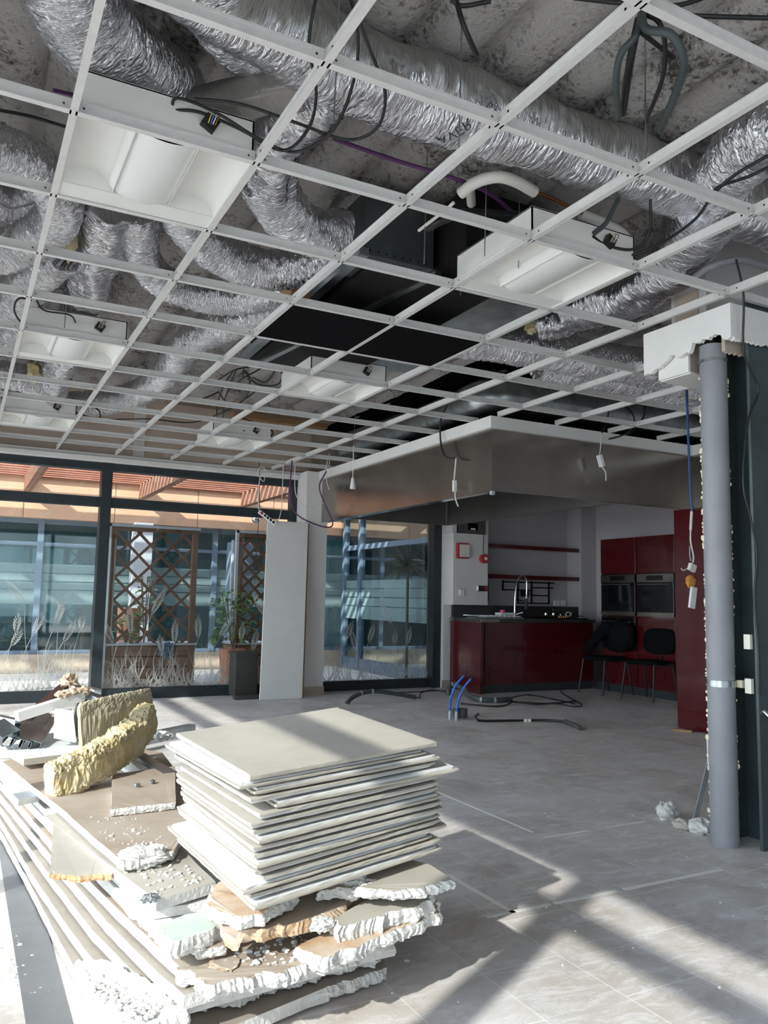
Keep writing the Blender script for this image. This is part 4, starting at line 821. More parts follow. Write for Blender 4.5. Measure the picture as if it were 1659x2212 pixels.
# ================================================================== COLUMN AND PIPE
t = thing('steel_column', 'dark green painted steel H-beam column at the right edge', 'column', (3.55, 2.8, 0))
mb = MB(); mb.box(3.395, 3.72, 2.60, 2.618, 0, 2.66); mb.box(3.395, 3.72, 2.80, 2.818, 0, 2.66); mb.box(3.545, 3.56, 2.618, 2.80, 0, 2.66)
bevel(mb.build('beam', 'beam', t), 0.003)
for z0 in (0.93, 0.72): B(3.376, 3.395, 2.625, 2.66, z0, z0+0.07).build('packing_block', 'plastic', t)
MB().cyl((3.43, 2.60, 0.64), (3.43, 2.54, 0.60), 0.014, 12).build('bolt', 'chrome', t); MB().cyl((3.46, 2.60, 0.62), (3.47, 2.53, 0.58), 0.014, 12).build('bolt', 'cable', t)
t = thing('downpipe', 'grey plastic drain pipe standing against the steel column', 'pipe', (3.325, 2.755, 0))
mb = MB(); mb.tube([(3.325, 2.755, 0), (3.325, 2.755, 2.45)], lambda q, a: 0.0655, 40, smooth_path=False); mb.build('pipe', 'pvc', t)
MB().cyl((3.325, 2.755, 2.36), (3.325, 2.755, 2.375), 0.071, 40).build('collar', 'galv', t)
o = MB().cyl((3.325, 2.755, 0.745), (3.325, 2.755, 0.775), 0.069, 40).build('clamp', 'galv', t); MB().cb((3.39, 2.69, 0.76), 0.03, 0.03, 0.035).build('clamp_lug', 'foam', o)
random.seed(5); mb = MB()
for k in range(150):
    z = random.uniform(0.05, 2.3); s = random.choice((0, 0, 1)); r = random.uniform(0.002, 0.007)*(1 if random.random() < 0.85 else 1.8)
    mb.blob((3.272+random.uniform(-.004, .004), 2.795, z) if s == 0 else (3.372+random.uniform(-.006, .006), 2.71, z), r*0.8, r, r*1.3, 0.3, k, 6, 4)
o = mb.build('foam_residue', 'foam', t, smooth=False, label='cream foam crumbs stuck along both sides of the pipe'); o['kind'] = 'stuff'
cable('thin black cable running down the steel column', [(3.196,2.500,2.790), (3.241,2.500,2.615), (3.297,2.550,2.363), (3.42, 2.57, 2.2), (3.366,2.585,2.058), (3.320,2.585,1.847), (3.313,2.585,1.688), (3.357,2.585,1.556), (3.392,2.585,1.379), (3.367,2.585,1.179), (3.382,2.585,0.938), (3.379,2.585,0.722)], 0.0055)
# broken plaster box round the column head
def ragged_box(name, segs, z1, zlo, thick, seed, mat='wall'):
    rnd = random.Random(seed); mb = MB()
    for (x0, y0, x1, y1) in segs:
        L = math.hypot(x1-x0, y1-y0); n = int(L/0.012); nx, ny = (y1-y0)/L, -(x1-x0)/L; vs = []
        for i in range(n+1):
            t_ = i/n; x = x0+(x1-x0)*t_; y = y0+(y1-y0)*t_; zb = zlo(x, y)+rnd.uniform(-0.010, 0.010)
            for q in (0, 1): vs += [(x-nx*thick*q, y-ny*thick*q, zb), (x-nx*thick*q, y-ny*thick*q, z1)]
        fs = []
        for i in range(n):
            a, b = 4*i, 4*(i+1)
            fs += [(a, b, b+1, a+1), (a+2, a+3, b+3, b+2), (a, a+2, b+2, b), (a+1, b+1, b+3, a+3)]
        fs += [(0, 1, 3, 2), (4*n, 4*n+2, 4*n+3, 4*n+1)]
        mb.add(vs, fs)
    return mb.build(name, mat)
zl = lambda x, y: 2.43+0.03*noise.noise(Vector((x*9, y*9, 3)))-0.05*max(0, (y-2.8))/0.3 + (0.03 if 2.62 < y < 2.8 else 0)
t = thing('column_casing', 'white plaster casing around the column head, broken off raggedly below', 'column casing', (3.22, 2.6, 2.5))
o = ragged_box('casing', [(3.22, 3.12, 3.22, 2.56), (3.246, 2.56, 4.1, 2.56)], 2.60, zl, 0.025, 4, 'white'); o.parent = t; o.matrix_parent_inverse = Matrix.Translation(Vector((3.22, 2.6, 2.5))).inverted()
B(3.23, 4.1, 2.57, 3.12, 2.585, 2.60).build('lid', 'beige', t)
o = ragged_box('inner_lining', [(3.30, 2.66, 4.1, 2.66)], 2.585, lambda x, y: 2.40, 0.02, 9, 'beige'); o.parent = t; o.matrix_parent_inverse = Matrix.Translation(Vector((3.22, 2.6, 2.5))).inverted()
o = B(3.27, 3.56, 2.86, 3.04, 2.335, 2.56).build('boxed_duct_end', 'beige'); tag(o, 'small bare beige box inside the broken plaster casing', 'box')
B(3.255, 3.27, 2.85, 3.05, 2.33, 2.55).build('white_edge', 'white', o); B(3.27, 3.56, 2.85, 3.05, 2.325, 2.335).build('white_edge', 'white', o)
# bits at the pipe foot
for k, (x, y, rx, ry, rz, m, lb) in enumerate(((3.42, 3.20, 0.06, 0.05, 0.05, 'gypsum', 'white crumpled plaster lump on the floor left of the pipe foot'), (3.36, 3.04, 0.05, 0.06, 0.025, 'paper', 'greyish rubble lump beside the pipe foot'), (3.38, 2.93, 0.07, 0.06, 0.04, 'gypsum', 'pale rubble heap touching the pipe foot'))):
    o = MB().blob((x, y, rz*0.8), rx, ry, rz, 0.3, k+20, 18, 12, 2.5).build('rubble_lump', m, smooth=False); tag(o, lb, 'rubble')
o = MB().blob((3.52, 3.05, 0.004), 0.10, 0.10, 0.006, 0.2, 3, 18, 6).build('floor_hole', 'void'); tag(o, 'dark broken hole in the floor behind the pipe foot', 'hole')
t = thing('plastic_strip', 'thin translucent strip with a blue edge leaning against the pipe', 'strip', (3.38, 3.05, 0))
mb = MB(); a = [Vector((3.399,3.000,0.037)), Vector((3.428,3.000,0.103)), Vector((3.456,2.980,0.231)), Vector((3.466,2.950,0.352)), Vector((3.452,2.930,0.449))]
for p, q in zip(a, a[1:]): mb.bar(p, q, 0.035, 0.002, (0, 1, 0))
mb.build('film', 'pale', t); MB().bar((3.419,2.920,0.333), (3.391,2.900,0.480), 0.010, 0.006).build('edge', 'whiteplastic', t); MB().bar((3.445,2.930,0.334), (3.418,2.910,0.454), 0.012, 0.006).build('blue_edge', 'bluepipe', t)
o = MB().cb((5.83, 5.25, 0.012), 0.05, 0.16, 0.02, Matrix.Rotation(0.5, 3, 'Z')).build('wood_chip', 'teak'); tag(o, 'small wood splinter on the floor at the foot of the tall red cabinet', 'wood chip')

# ================================================================== LEANING PANELS, GREY BOX
lean = 0.115
def slab(name, mat, x0, x1, yb, yt, z1, th, parent, dz=0, shift=0.0):
    mb = MB(); mb.add([(x0, yb, 0.002+dz), (x1-0.00, yb-0.0, 0.002+dz), (x1+shift, yt, z1), (x0+shift, yt, z1), (x0, yb+th, 0.002+dz), (x1, yb+th, 0.002+dz), (x1+shift, yt+th, z1), (x0+shift, yt+th, z1)],
           [(0, 1, 2, 3), (7, 6, 5, 4), (1, 5, 6, 2), (0, 3, 7, 4), (3, 2, 6, 7), (0, 4, 5, 1)]); return mb.build(name, mat, parent)
t = thing('door_panel', 'tall white door panel leaning on the white column', 'door panel', (3.3, 8.55, 0)); bevel(slab('leaf', 'white', 3.0, 3.50, 8.55, 8.72, 2.0, 0.02, t, shift=0.08), 0.002)
for zz in (0.25, 1.0, 1.75): MB().cb((3.0+0.04*zz, 8.57+0.085*zz, zz), 0.02, 0.02, 0.05).build('hinge', 'galv', t)
o = slab('door_panel', 'teak', 3.01, 3.525, 8.575, 8.745, 1.995, 0.018, None, shift=0.08); tag(o, 'wood edged door panel standing just behind the white one', 'door panel')
t = thing('waste_box', 'dark grey square planter box inside the window beside the leaning panels', 'planter box', (2.95, 8.95, 0))
mb = MB(); mb.box(2.80, 3.06, 8.82, 9.06, 0.02, 0.50); bevel(mb.build('box_body', 'greybox', t), 0.004); mb = B(2.79, 3.07, 8.81, 9.07, 0.48, 0.505).build('rim', 'greybox', t)
o = B(2.76, 3.02, 8.66, 8.76, 0, 0.045).build('floor_batten', 'greybox'); tag(o, 'short dark batten on the floor before the grey planter box', 'batten')

# ================================================================== FLOOR CABLES AND BLUE CONDUITS
t = thing('floor_box', 'grey floor outlet with two bright blue conduits rising from it', 'floor outlet', (4.4, 6.8, 0))
mb = MB().cyl((4.42, 6.70, 0), (4.42, 6.70, 0.085), 0.055, 24); mb.box(4.33, 4.42, 6.66, 6.74, 0, 0.085); mb.build('socket_body', 'sockgrey', t)
for k, pts in enumerate((([(4.231,6.617,0.020), (4.295,6.720,0.091), (4.297,6.700,0.203), (4.336,6.680,0.314), (4.413,6.660,0.402)]), ([(4.257,6.545,0.020), (4.310,6.620,0.094), (4.322,6.600,0.200), (4.372,6.580,0.310), (4.427,6.560,0.381)]))):
    o = MB().tube(pts, 0.011, 12).build('blue_conduit', 'bluepipe', t); a = Vector(pts[-1]); b = Vector(pts[-2]); d = (a-b).normalized()
    MB().tube([a-d*0.01, a+d*0.02, a+d*0.05+Vector((0, 0, 0.01))], lambda q, w: 0.010*(1-0.4*q), 8).build('wire_end', 'cable', o); c = Vector(pts[0]); MB().cyl((c.x, c.y, 0), (c.x, c.y, 0.085), 0.015, 12).build('sleeve', 'pale', o)
def zc(p, z): return (p[0], p[1], z)
t = thing('foam_tube', 'black foam covered pipe bowed over the floor left of the blue conduits', 'pipe', (4.2, 8.2, 0))
P = [(3.77, 7.95, 0.01), (3.86, 7.98, 0.07), (4.02, 8.02, 0.11), (4.2, 8.04, 0.11), (4.45, 8.03, 0.07), (4.66, 8.02, 0.03)]
MB().tube(P, 0.024, 14).build('sleeve', 'greycable', t); cpt = cat_rom(P, 8)
for q in (13, 20): MB().cyl(cpt[q], cpt[q+1], 0.026, 14).build('tape_band', 'pale', t)
MB().tube([(4.64, 8.02, 0.03), (4.76, 8.08, 0.02), (4.9, 8.3, 0.04), (5.1, 8.35, 0.06), (5.2, 8.2, 0.05)], 0.008, 8).build('pipe_core', 'cable', t)
cable('thin black cable trailing on the floor behind the foam pipe', [(4.45, 8.9, 0.05), (4.5, 8.75, 0.01), (4.85, 8.65, 0.01), (5.2, 8.5, 0.03), (5.35, 8.3, 0.05)], 0.007)
t = thing('foam_tube', 'black foam covered pipe with tape bands behind the blue conduits', 'pipe', (5.2, 8, 0))
P = [(5.20, 8.16, 0.02), (5.21, 8.18, 0.10), (5.27, 8.17, 0.14), (5.32, 8.05, 0.10), (5.25, 7.8, 0.05), (5.25, 7.58, 0.035), (5.42, 7.5, 0.03), (5.62, 7.52, 0.03)]
MB().tube(P, 0.030, 14).build('sleeve', 'greycable', t); cpt = cat_rom(P, 8)
for q in (14, 26, 40, 46): MB().cyl(cpt[q], cpt[q+1], 0.033, 14).build('tape_band', 'pale', t)
for k, P in enumerate(([(5.55, 7.52, 0.03), (5.8, 7.6, 0.05), (6.1, 7.75, 0.03), (6.2, 7.3, 0.01), (6.15, 7.05, 0.01)], [(5.55, 7.5, 0.02), (5.7, 7.2, 0.01), (5.9, 7.1, 0.02), (6.0, 6.9, 0.01), (6.2, 7.0, 0.01), (6.45, 7.6, 0.05), (6.5, 7.75, 0.12)], [(5.5, 7.45, 0.02), (5.8, 7.25, 0.01), (6.05, 7.2, 0.01), (6.3, 7.2, 0.02)], [(4.9, 7.45, 0.02), (5.2, 7.2, 0.01), (5.45, 7.3, 0.02), (5.62, 7.5, 0.03)])):
    cable('thin black floor cable before the red counter, %s' % ('farthest loop', 'longest with a raised end', 'straight middle one', 'left one under the foam pipe')[k], P, 0.008)
t = thing('cable_whip', 'black cable with a frayed end lying nearest on the floor', 'cable', (4.6, 6.2, 0))
P = [(4.38, 6.36, 0.02), (4.5, 6.33, 0.015), (4.8, 6.25, 0.015), (5.0, 6.15, 0.02), (5.1, 5.95, 0.03)]
MB().tube(P, 0.011, 10).build('sheath', 'cable', t); MB().tube([(5.09, 5.97, 0.03), (5.06, 5.8, 0.02), (5.0, 5.66, 0.012)], lambda q, a: 0.02+0.004*math.sin(a*5+q*40), 14).build('frayed_end', 'greycable', t)
MB().tube([(4.38, 6.36, 0.02), (4.37, 6.40, 0.05), (4.40, 6.38, 0.08)], 0.012, 10).build('hook_end', 'cable', t)
for q in (0.45, 0.62): a = Vector(P[2]).lerp(Vector(P[3]), q-0.3); MB().cb(a, 0.03, 0.026, 0.026, Matrix.Rotation(-0.4, 3, 'Z')).build('tape_band', 'whiteplastic', t)

# ================================================================== RUBBLE PILE
def board(name, label, cat, poly, th, mats=('gypsum', 'paper'), torn=(), amp=0.012, seed=0, group=None, step=0.006, bot=None, fuzz=0.0012, parent=None):
    # poly: outline of the upper face, any number of points; edges listed in torn are ragged; index 1 material on the faces
    rnd = random.Random(seed); top = []; n = len(poly)
    for i in range(n):
        a, b = Vector(poly[i]), Vector(poly[(i+1) % n]); L = (b-a).length
        k = max(1, int(L/(step if i in torn else 0.05))); d = (b-a).normalized(); nn = Vector((d.y, -d.x, 0))
        for q in range(k):
            p = a.lerp(b, q/k)
            if q or i in torn:
                w = (noise.noise(Vector((q*0.16+seed*9, i*5.3, 0)))*amp*1.3+noise.noise(Vector((q*1.3+seed*5, i*2.1, 3)))*amp*0.5+rnd.uniform(-1, 1)*amp*0.12) if i in torn else rnd.uniform(-1, 1)*0.0012
                p = p+nn*w
            top.append((p, i in torn))
    N = len(top); vs = []; c = sum((p for p, _ in top), Vector())/N; lay = 9
    for j in range(lay):
        f = j/(lay-1)
        for i, (p, tr) in enumerate(top):
            off = Vector((0, 0, -th*f))
            if tr:
                q3 = p+Vector((seed, 0, -th*f*1.5)); w = (noise.noise(q3*22)*0.7+noise.noise(q3*60)*0.55+noise.noise(q3*150)*0.35)*amp*(0.45+f)+rnd.uniform(-1, 1)*fuzz; u = (p-c); u.z = 0; u.normalize(); off += u*(w+amp*0.8*math.sin(math.pi*f*0.9)); off.z += noise.noise(q3*80)*0.003
            vs.append(p+off)
    mb = MB(); mb.m = 0
    fs = [(j*N+i, (j+1)*N+i, (j+1)*N+(i+1) % N, j*N+(i+1) % N) for j in range(lay-1) for i in range(N)]
    mb.add(vs, fs); o0 = 0
    mb.m = 1; mb.f.append(tuple(range(N))); mb.mi.append(1); mb.f.append(tuple(range((lay-1)*N, lay*N))[::-1]); mb.mi.append(1)
    # keep the faces outward: upper outline must run counter clockwise seen from above
    ar = sum(top[i][0].x*top[(i+1) % N][0].y-top[(i+1) % N][0].x*top[i][0].y for i in range(N))
    if ar < 0: mb.f = [f[::-1] for f in mb.f]
    o = mb.build(name, mats, parent)
    if label: tag(o, label, cat, group)
    return o
# long broken plasterboards fanned out to the left, from the floor upwards
BD = 'plasterboard_sheet'
board(BD, 'lowest plasterboard sheet, lying flat on the floor at the bottom of the pile', 'plasterboard', [(0.143,5.162,0.045), (0.245,4.211,0.045), (0.309,3.455,0.045), (0.358,2.814,0.045), (0.395,2.434,0.045), (0.420,2.175,0.045), (0.666,2.093,0.045), (0.986,2.182,0.045), (1.205,2.220,0.045), (1.300,2.514,0.045), (1.200,3.357,0.045), (0.984,4.806,0.045)], 0.035, ('gypsum', 'sheetpaper'), torn=(7, 4), seed=1)
board(BD, 'torn grey-backed sheet second from the floor, its ragged end curling out at the right', 'plasterboard', [(0.140,5.091,0.085), (0.244,4.250,0.085), (0.317,3.375,0.085), (0.389,2.746,0.085), (0.437,2.404,0.085), (0.485,2.176,0.085), (0.800,2.203,0.085), (1.203,2.248,0.085), (1.323,2.562,0.085), (1.193,3.732,0.085), (0.992,4.859,0.085)], 0.032, ('gypsum', 'sheetpaper'), torn=(5, 6, 4), amp=0.016, seed=2)
board(BD, 'smooth cream edged sheet, its point sticking out to the right near the bottom', 'plasterboard', [(0.138,5.142,0.125), (0.244,4.312,0.125), (0.354,3.279,0.125), (0.428,2.654,0.125), (0.494,2.293,0.125), (0.542,2.102,0.125), (0.827,2.135,0.125), (1.206,2.181,0.125), (1.329,2.576,0.125), (1.194,3.738,0.125), (1.002,4.917,0.125)], 0.03, ('gypsum', 'sheetpaper'), torn=(7,), seed=3, amp=0.01)
board(BD, 'thick pale sheet with a clean front edge above the cream edged one', 'plasterboard', [(0.136,5.198,0.165), (0.244,4.392,0.165), (0.380,3.241,0.165), (0.458,2.602,0.165), (0.518,2.239,0.165), (0.555,2.058,0.165), (0.883,2.112,0.165), (1.322,2.219,0.165), (1.454,2.539,0.165), (1.194,3.745,0.165), (1.012,4.982,0.165)], 0.034, ('gypsum', 'sheetpaper'), seed=4)
board(BD, 'brown-faced sheet with a fluffy white torn front edge low in the pile', 'plasterboard', [(0.132,5.119,0.205), (0.245,4.461,0.205), (0.390,3.209,0.205), (0.480,2.590,0.205), (0.557,2.133,0.205), (0.587,2.003,0.205), (0.771,1.990,0.205), (1.018,2.021,0.205), (1.319,2.243,0.205), (1.170,3.671,0.205), (0.997,4.913,0.205)], 0.032, ('gypsum', 'brownpaper'), torn=(4, 5, 6), amp=0.02, seed=5)
board(BD, 'white warped sheet sweeping down the left side under the green stained chunk', 'plasterboard', [(0.148,4.891,0.245), (0.244,4.506,0.245), (0.414,3.170,0.245), (0.502,2.498,0.245), (0.548,2.180,0.245), (0.742,2.204,0.245), (0.906,2.526,0.245), (0.986,3.404,0.245), (0.929,4.574,0.245)], 0.034, ('gypsum', 'tileface'), torn=(3,), seed=6, amp=0.01)
board(BD, 'narrow white sheet lying under the grey crumb covered board', 'plasterboard', [(0.244,4.561,0.275), (0.388,3.388,0.275), (0.486,2.687,0.275), (0.533,2.337,0.275), (0.753,2.330,0.275), (0.899,3.095,0.275), (0.788,4.465,0.275)], 0.026, ('gypsum', 'tileface'), seed=7)
board(BD, 'grey backed board covered in crumbs beside the square stack', 'plasterboard', [(0.337,3.301,0.315), (0.463,2.641,0.315), (0.531,2.290,0.315), (0.617,2.326,0.315), (0.715,2.362,0.315), (0.703,2.671,0.315), (0.612,3.419,0.315)], 0.030, ('gypsum', 'paper'), seed=8)
board(BD, 'large brown-backed sheet under the yellow wool, torn open at its lower tip', 'plasterboard', [(0.235,4.217,0.350), (0.309,3.726,0.350), (0.391,3.227,0.350), (0.448,2.788,0.350), (0.487,2.536,0.350), (0.644,2.581,0.350), (0.808,2.962,0.350), (0.903,3.477,0.350), (0.959,4.168,0.350), (0.647,4.642,0.350)], 0.026, ('gypsum', 'brownpaper'), torn=(4,), amp=0.014, seed=9)
board('plasterboard_piece', 'small brown-backed offcut with two silver screws, flat on the large sheet', 'plasterboard piece', [(0.532,3.049,0.377), (0.762,3.056,0.377), (0.908,3.685,0.377), (0.630,3.627,0.377)], 0.024, ('gypsum', 'brownpaper'), torn=(0,), amp=0.004, seed=10)
board('plasterboard_piece', 'grey offcut with an orange rusty torn edge at the left of the pile', 'plasterboard piece', [(0.300,2.674,0.300), (0.386,2.613,0.300), (0.467,2.598,0.300), (0.476,2.698,0.305), (0.358,3.184,0.315)], 0.016, ('rust', 'paper'), torn=(0, 1), amp=0.012, seed=11)
board('plasterboard_piece', 'bluish white offcut with clean corners at the left edge of the pile', 'plasterboard piece', [(0.220,3.840,0.325), (0.265,3.540,0.325), (0.344,3.587,0.325), (0.317,3.942,0.325)], 0.024, ('gypsum', 'tileface'), seed=12)
board('plasterboard_piece', 'white faced slab lying across the back of the pile under the wool', 'plasterboard piece', [(0.231,4.334,0.400), (0.308,3.969,0.400), (0.504,4.027,0.400), (0.695,4.203,0.400), (0.744,4.760,0.400), (0.367,4.586,0.400)], 0.028, ('paper', 'tileface'), torn=(5,), seed=13)
board('plasterboard_piece', 'white chunk stained pale green left of the square stack', 'plasterboard piece', [(0.512,2.197,0.285), (0.529,2.080,0.285), (0.613,2.111,0.285), (0.689,2.141,0.285), (0.685,2.236,0.285), (0.598,2.241,0.285)], 0.04, ('gypsum', 'greenpaint'), torn=(0, 1, 2), amp=0.010, seed=14)
board('plasterboard_piece', 'brown-faced chunk with a rusty hole under the near corner of the stack', 'plasterboard piece', [(0.631,2.162,0.330), (0.670,2.066,0.330), (0.736,2.045,0.330), (0.876,2.141,0.330), (0.846,2.361,0.330), (0.707,2.317,0.330)], 0.03, ('gypsum', 'tornpaper'), torn=(0, 1, 2, 5), amp=0.012, seed=15)
board('plasterboard_piece', 'long torn strip of brown board running right below the stack', 'plasterboard piece', [(0.696,2.065,0.290), (0.813,2.043,0.290), (0.990,2.099,0.290), (1.093,2.208,0.290), (0.871,2.269,0.290)], 0.03, ('tornpaper', 'brownpaper'), torn=(0, 1, 2), amp=0.012, seed=16)
board('plasterboard_piece', 'grey backed board jutting out right below the square stack', 'plasterboard piece', [(0.935,2.117,0.335), (1.037,2.110,0.335), (1.132,2.027,0.335), (1.250,2.024,0.335), (1.324,2.061,0.335), (1.329,2.180,0.335), (1.277,2.290,0.335), (1.039,2.256,0.335)], 0.026, torn=(0, 1, 2, 3), amp=0.016, seed=17)
board('plasterboard_piece', 'thick broken white chunk lying under the jutting grey board', 'plasterboard piece', [(0.952,2.071,0.275), (0.957,2.011,0.275), (1.097,2.040,0.275), (1.266,2.074,0.275), (1.318,2.173,0.275), (1.116,2.163,0.275)], 0.04, ('gypsum', 'paper'), torn=(0, 1, 2, 3), amp=0.014, seed=18)
board('plasterboard_piece', 'second broken white chunk just below the first at the right of the pile', 'plasterboard piece', [(0.839,2.040,0.235), (0.877,1.948,0.235), (1.033,1.996,0.235), (1.284,2.071,0.235), (1.344,2.161,0.235), (1.127,2.182,0.235)], 0.034, ('gypsum', 'tornpaper'), torn=(0, 1, 2, 3), amp=0.014, seed=19)
board('plasterboard_piece', 'small brown faced block lying loose on the low brown sheet', 'plasterboard piece', [(0.593,2.144,0.245), (0.601,2.104,0.245), (0.673,2.106,0.245), (0.689,2.178,0.245), (0.620,2.201,0.245)], 0.024, ('gypsum', 'brownpaper'), torn=(0, 1), amp=0.006, seed=20)
board('plasterboard_piece', 'crumbled powdery white gypsum patch at the lower left of the pile', 'plasterboard piece', [(0.355,2.465,0.125), (0.374,2.224,0.115), (0.448,2.047,0.110), (0.568,2.069,0.120), (0.522,2.198,0.135), (0.449,2.379,0.135)], 0.03, ('gypsum', 'gypsum'), torn=(0, 1, 2, 3, 4, 5), amp=0.012, seed=31)
board('paper_scrap', 'curled brown paper scrap hanging at the middle of the pile front', 'paper scrap', [(0.660,2.118,0.300), (0.665,2.079,0.262), (0.677,2.034,0.260), (0.716,2.070,0.285), (0.721,2.106,0.300)], 0.004, ('tornpaper', 'brownpaper'), torn=(0, 1, 2, 3), amp=0.008, seed=21)
board('paper_scrap', 'flat torn paper scrap on the low brown sheet', 'paper scrap', [(0.627,2.087,0.210), (0.667,2.040,0.210), (0.702,2.095,0.210), (0.660,2.139,0.210)], 0.003, ('tornpaper', 'brownpaper'), torn=(0, 1, 2, 3), amp=0.008, seed=22)
for k, (p, r, m, lb) in enumerate((((1.056,2.149,0.320), 0.045, 'gypsum', 'crushed white gypsum clump under the right board'), ((1.212,2.184,0.300), 0.02, 'wool', 'yellow wool wisp hanging at the right of the pile'), ((0.916,2.069,0.270), 0.03, 'gypsum', 'small white gypsum clump in the dark gap of the pile'), ((0.553,2.581,0.345), 0.05, 'gypsum', 'crumpled white tip of the large brown sheet'), ((1.117,4.934,0.300), 0.05, 'gypsum', 'crumbling white clump behind the stack'), ((0.510,2.271,0.330), 0.018, 'stud', 'bent metal clip stuck at the edge of the crumb covered board'))):
    fl = 0.35 if k > 5 else 0.6
    o = MB().blob(p, r*1.4, r, r*fl, 0.30, k+40, 56, 36, 2.2).build('gypsum_clump', m, smooth=False); tag(o, lb, 'rubble')
for k, p in enumerate((((0.678,3.346,0.382)), ((0.744,3.387,0.382)))):
    o = MB().blob((p[0], p[1], 0.386), 0.012, 0.010, 0.007, 0.6, k+3, 12, 8, 3).build('screw_burr', 'stud', smooth=False); tag(o, 'crumpled silver screw burr on the small brown offcut, the %s one' % ('left', 'right')[k], 'screw', 'screws in the offcut')

# ---- square stack of ceiling tiles
Np, Lp, Rp = Vector((0.688,2.010,0.685)), Vector((0.656,2.671,0.685)), Vector((1.379,2.230,0.690))
Fp = Vector((1.335,2.899,0.716)); Lp.z = 0.692
def place_tile(k, zt, du, dv, rot, face, th=0.0145, seed=0, label='', ext=(0, 0)):
    base = Vector((0.688,2.010,0.685)); eu = (Lp-base); eu.z = 0; ev = (Rp-base); ev.z = 0
    lu, lv = eu.length, ev.length; eu.normalize(); ev.normalize()
    R2 = Matrix.Rotation(rot, 3, 'Z'); eu, ev = R2 @ eu, R2 @ ev
    o = base-eu*du-ev*dv; o.z = zt; lu += ext[0]; lv += ext[1]
    q = [o, o+ev*lv, o+ev*lv+eu*lu, o+eu*lu]
    rnd = random.Random(seed); mb = MB()
    ins = 0.012
    def ring(quad, z, off=0.0, jit=0.0012):
        pts = []
        c = sum(quad, Vector())/4
        for i in range(4):
            a, b = quad[i], quad[(i+1) % 4]
            for s in range(24):
                p = a.lerp(b, s/24); d = (c-p); d.z = 0
                if s == 0: p = p+d.normalized()*0.005
                p = p+d.normalized()*(off*1.35 if s == 0 else 0)
                if s: 
                    nrm = Vector(((b-a).y, -(b-a).x, 0)).normalized(); p = p-nrm*(off+rnd.uniform(-jit, jit))
                pts.append(Vector((p.x, p.y, z)))
        return pts
    if face == 'white':
        prof = [(0.003, 0), (0.0, 0.003), (0.0, th*0.45), (0.001, th*0.55), (ins, th*0.56), (ins, th*0.93), (ins+0.003, th)]
    else:
        prof = [(0.010, 0), (0.009, th*0.42), (0.0, th*0.45), (0.0, th*0.9), (0.002, th)]
    vs = []
    for off, dz in prof: vs += ring(q, zt-th+dz, off)
    n = 96; L = len(prof)
    for j in range(L-1):
        mb.m = (1 if j >= 4 else 0) if face == 'white' else (1 if j < 1 else 0)
        if j == 0: mb.add(vs, [])
        mb.f += [(j*n+i, j*n+(i+1) % n, (j+1)*n+(i+1) % n, (j+1)*n+i) for i in range(n)]; mb.mi += [mb.m]*n
    mb.f += [tuple(range(n))[::-1], tuple(range((L-1)*n, L*n))]; mb.mi += [0 if face == 'white' else 1, 1 if face == 'white' else 2]
    ob = mb.build('ceiling_tile', ['paper', 'tileface', 'paper'])
    return tag(ob, label, 'ceiling tile', 'square stack of ceiling tiles')
specs = [  # du (towards near-left), dv (towards left of ev), rotation, face
    (0.000, 0.035, 0.012, 'white'), (0.004, -0.012, -0.01, 'white'), (0.012, 0.004, 0.01, 'beige'), (0.016, -0.075, -0.03, 'white'),
    (0.026, -0.02, 0.015, 'beige'), (0.022, 0.005, 0.0, 'beige'), (0.018, -0.005, 0.01, 'beige'), (0.03, -0.018, 0.008, 'white'),
    (0.022, -0.005, -0.012, 'beige'), (0.018, -0.01, -0.02, 'beige'), (0.032, -0.012, 0.018, 'white'), (0.022, -0.012, 0.004, 'beige'),
    (0.02, -0.04, 0.0, 'beige'), (0.02, 0.02, 0.01, 'white'), (0.014, -0.006, -0.014, 'beige'), (0.034, -0.01, 0.008, 'white')]
ordn = ['second', 'third', 'fourth', 'fifth', 'sixth', 'seventh', 'eighth', 'ninth', 'tenth', 'eleventh', 'twelfth', 'thirteenth', 'fourteenth', 'fifteenth', 'sixteenth', 'seventeenth']
zz = 0.668
for k, (du, dv, ro, fc) in enumerate(specs):
    pos = ordn[k] if k < 15 else 'lowest'
    place_tile(k, zz, du, dv, ro, fc, seed=k, label='%s ceiling tile in the square stack, %s from the top' % ('white-faced' if fc == 'white' else 'beige-backed', pos) if k < 15 else 'lowest ceiling tile of the square stack, white-faced, overhanging the rubble')
    zz -= 0.0198 if k % 3 else 0.0186
# topmost tile, slightly warped
mb = MB(); P4 = [Np, Rp, Fp, Lp]; n = 26; vs = []; rnd = random.Random(3)
for dz, off in ((-0.014, 0.003), (-0.010, 0.0), (-0.003, 0.0), (0, 0.0025)):
    c = sum(P4, Vector())/4
    for i in range(4):
        a, b = P4[i], P4[(i+1) % 4]
        for s in range(n):
            p = a.lerp(b, s/n)+Vector((0, 0, dz)); nr = Vector(((b-a).y, -(b-a).x, 0)).normalized()
            amp = 0.006 if i in (1, 2) else 0.0015
            p = p-nr*(off+0.5*amp+amp*noise.noise(Vector((i*9+s*0.7, dz*100, 2)))*1.5)
            vs.append(p)
m = 4*n; mb.add(vs, [(j*m+i, j*m+(i+1) % m, (j+1)*m+(i+1) % m, (j+1)*m+i) for j in range(3) for i in range(m)]); 
ctr = sum((Vector(v) for v in vs[-m:]), Vector())/m; mb.v.append(tuple(ctr)); ci = len(mb.v)-1
for i in range(m): mb.f.append((3*m+i, 3*m+(i+1) % m, ci)); mb.mi.append(0)
ctr2 = ctr-Vector((0, 0, 0.014)); mb.v.append(tuple(ctr2)); ci = len(mb.v)-1
for i in range(m): mb.f.append(((i+1) % m, i, ci)); mb.mi.append(0)
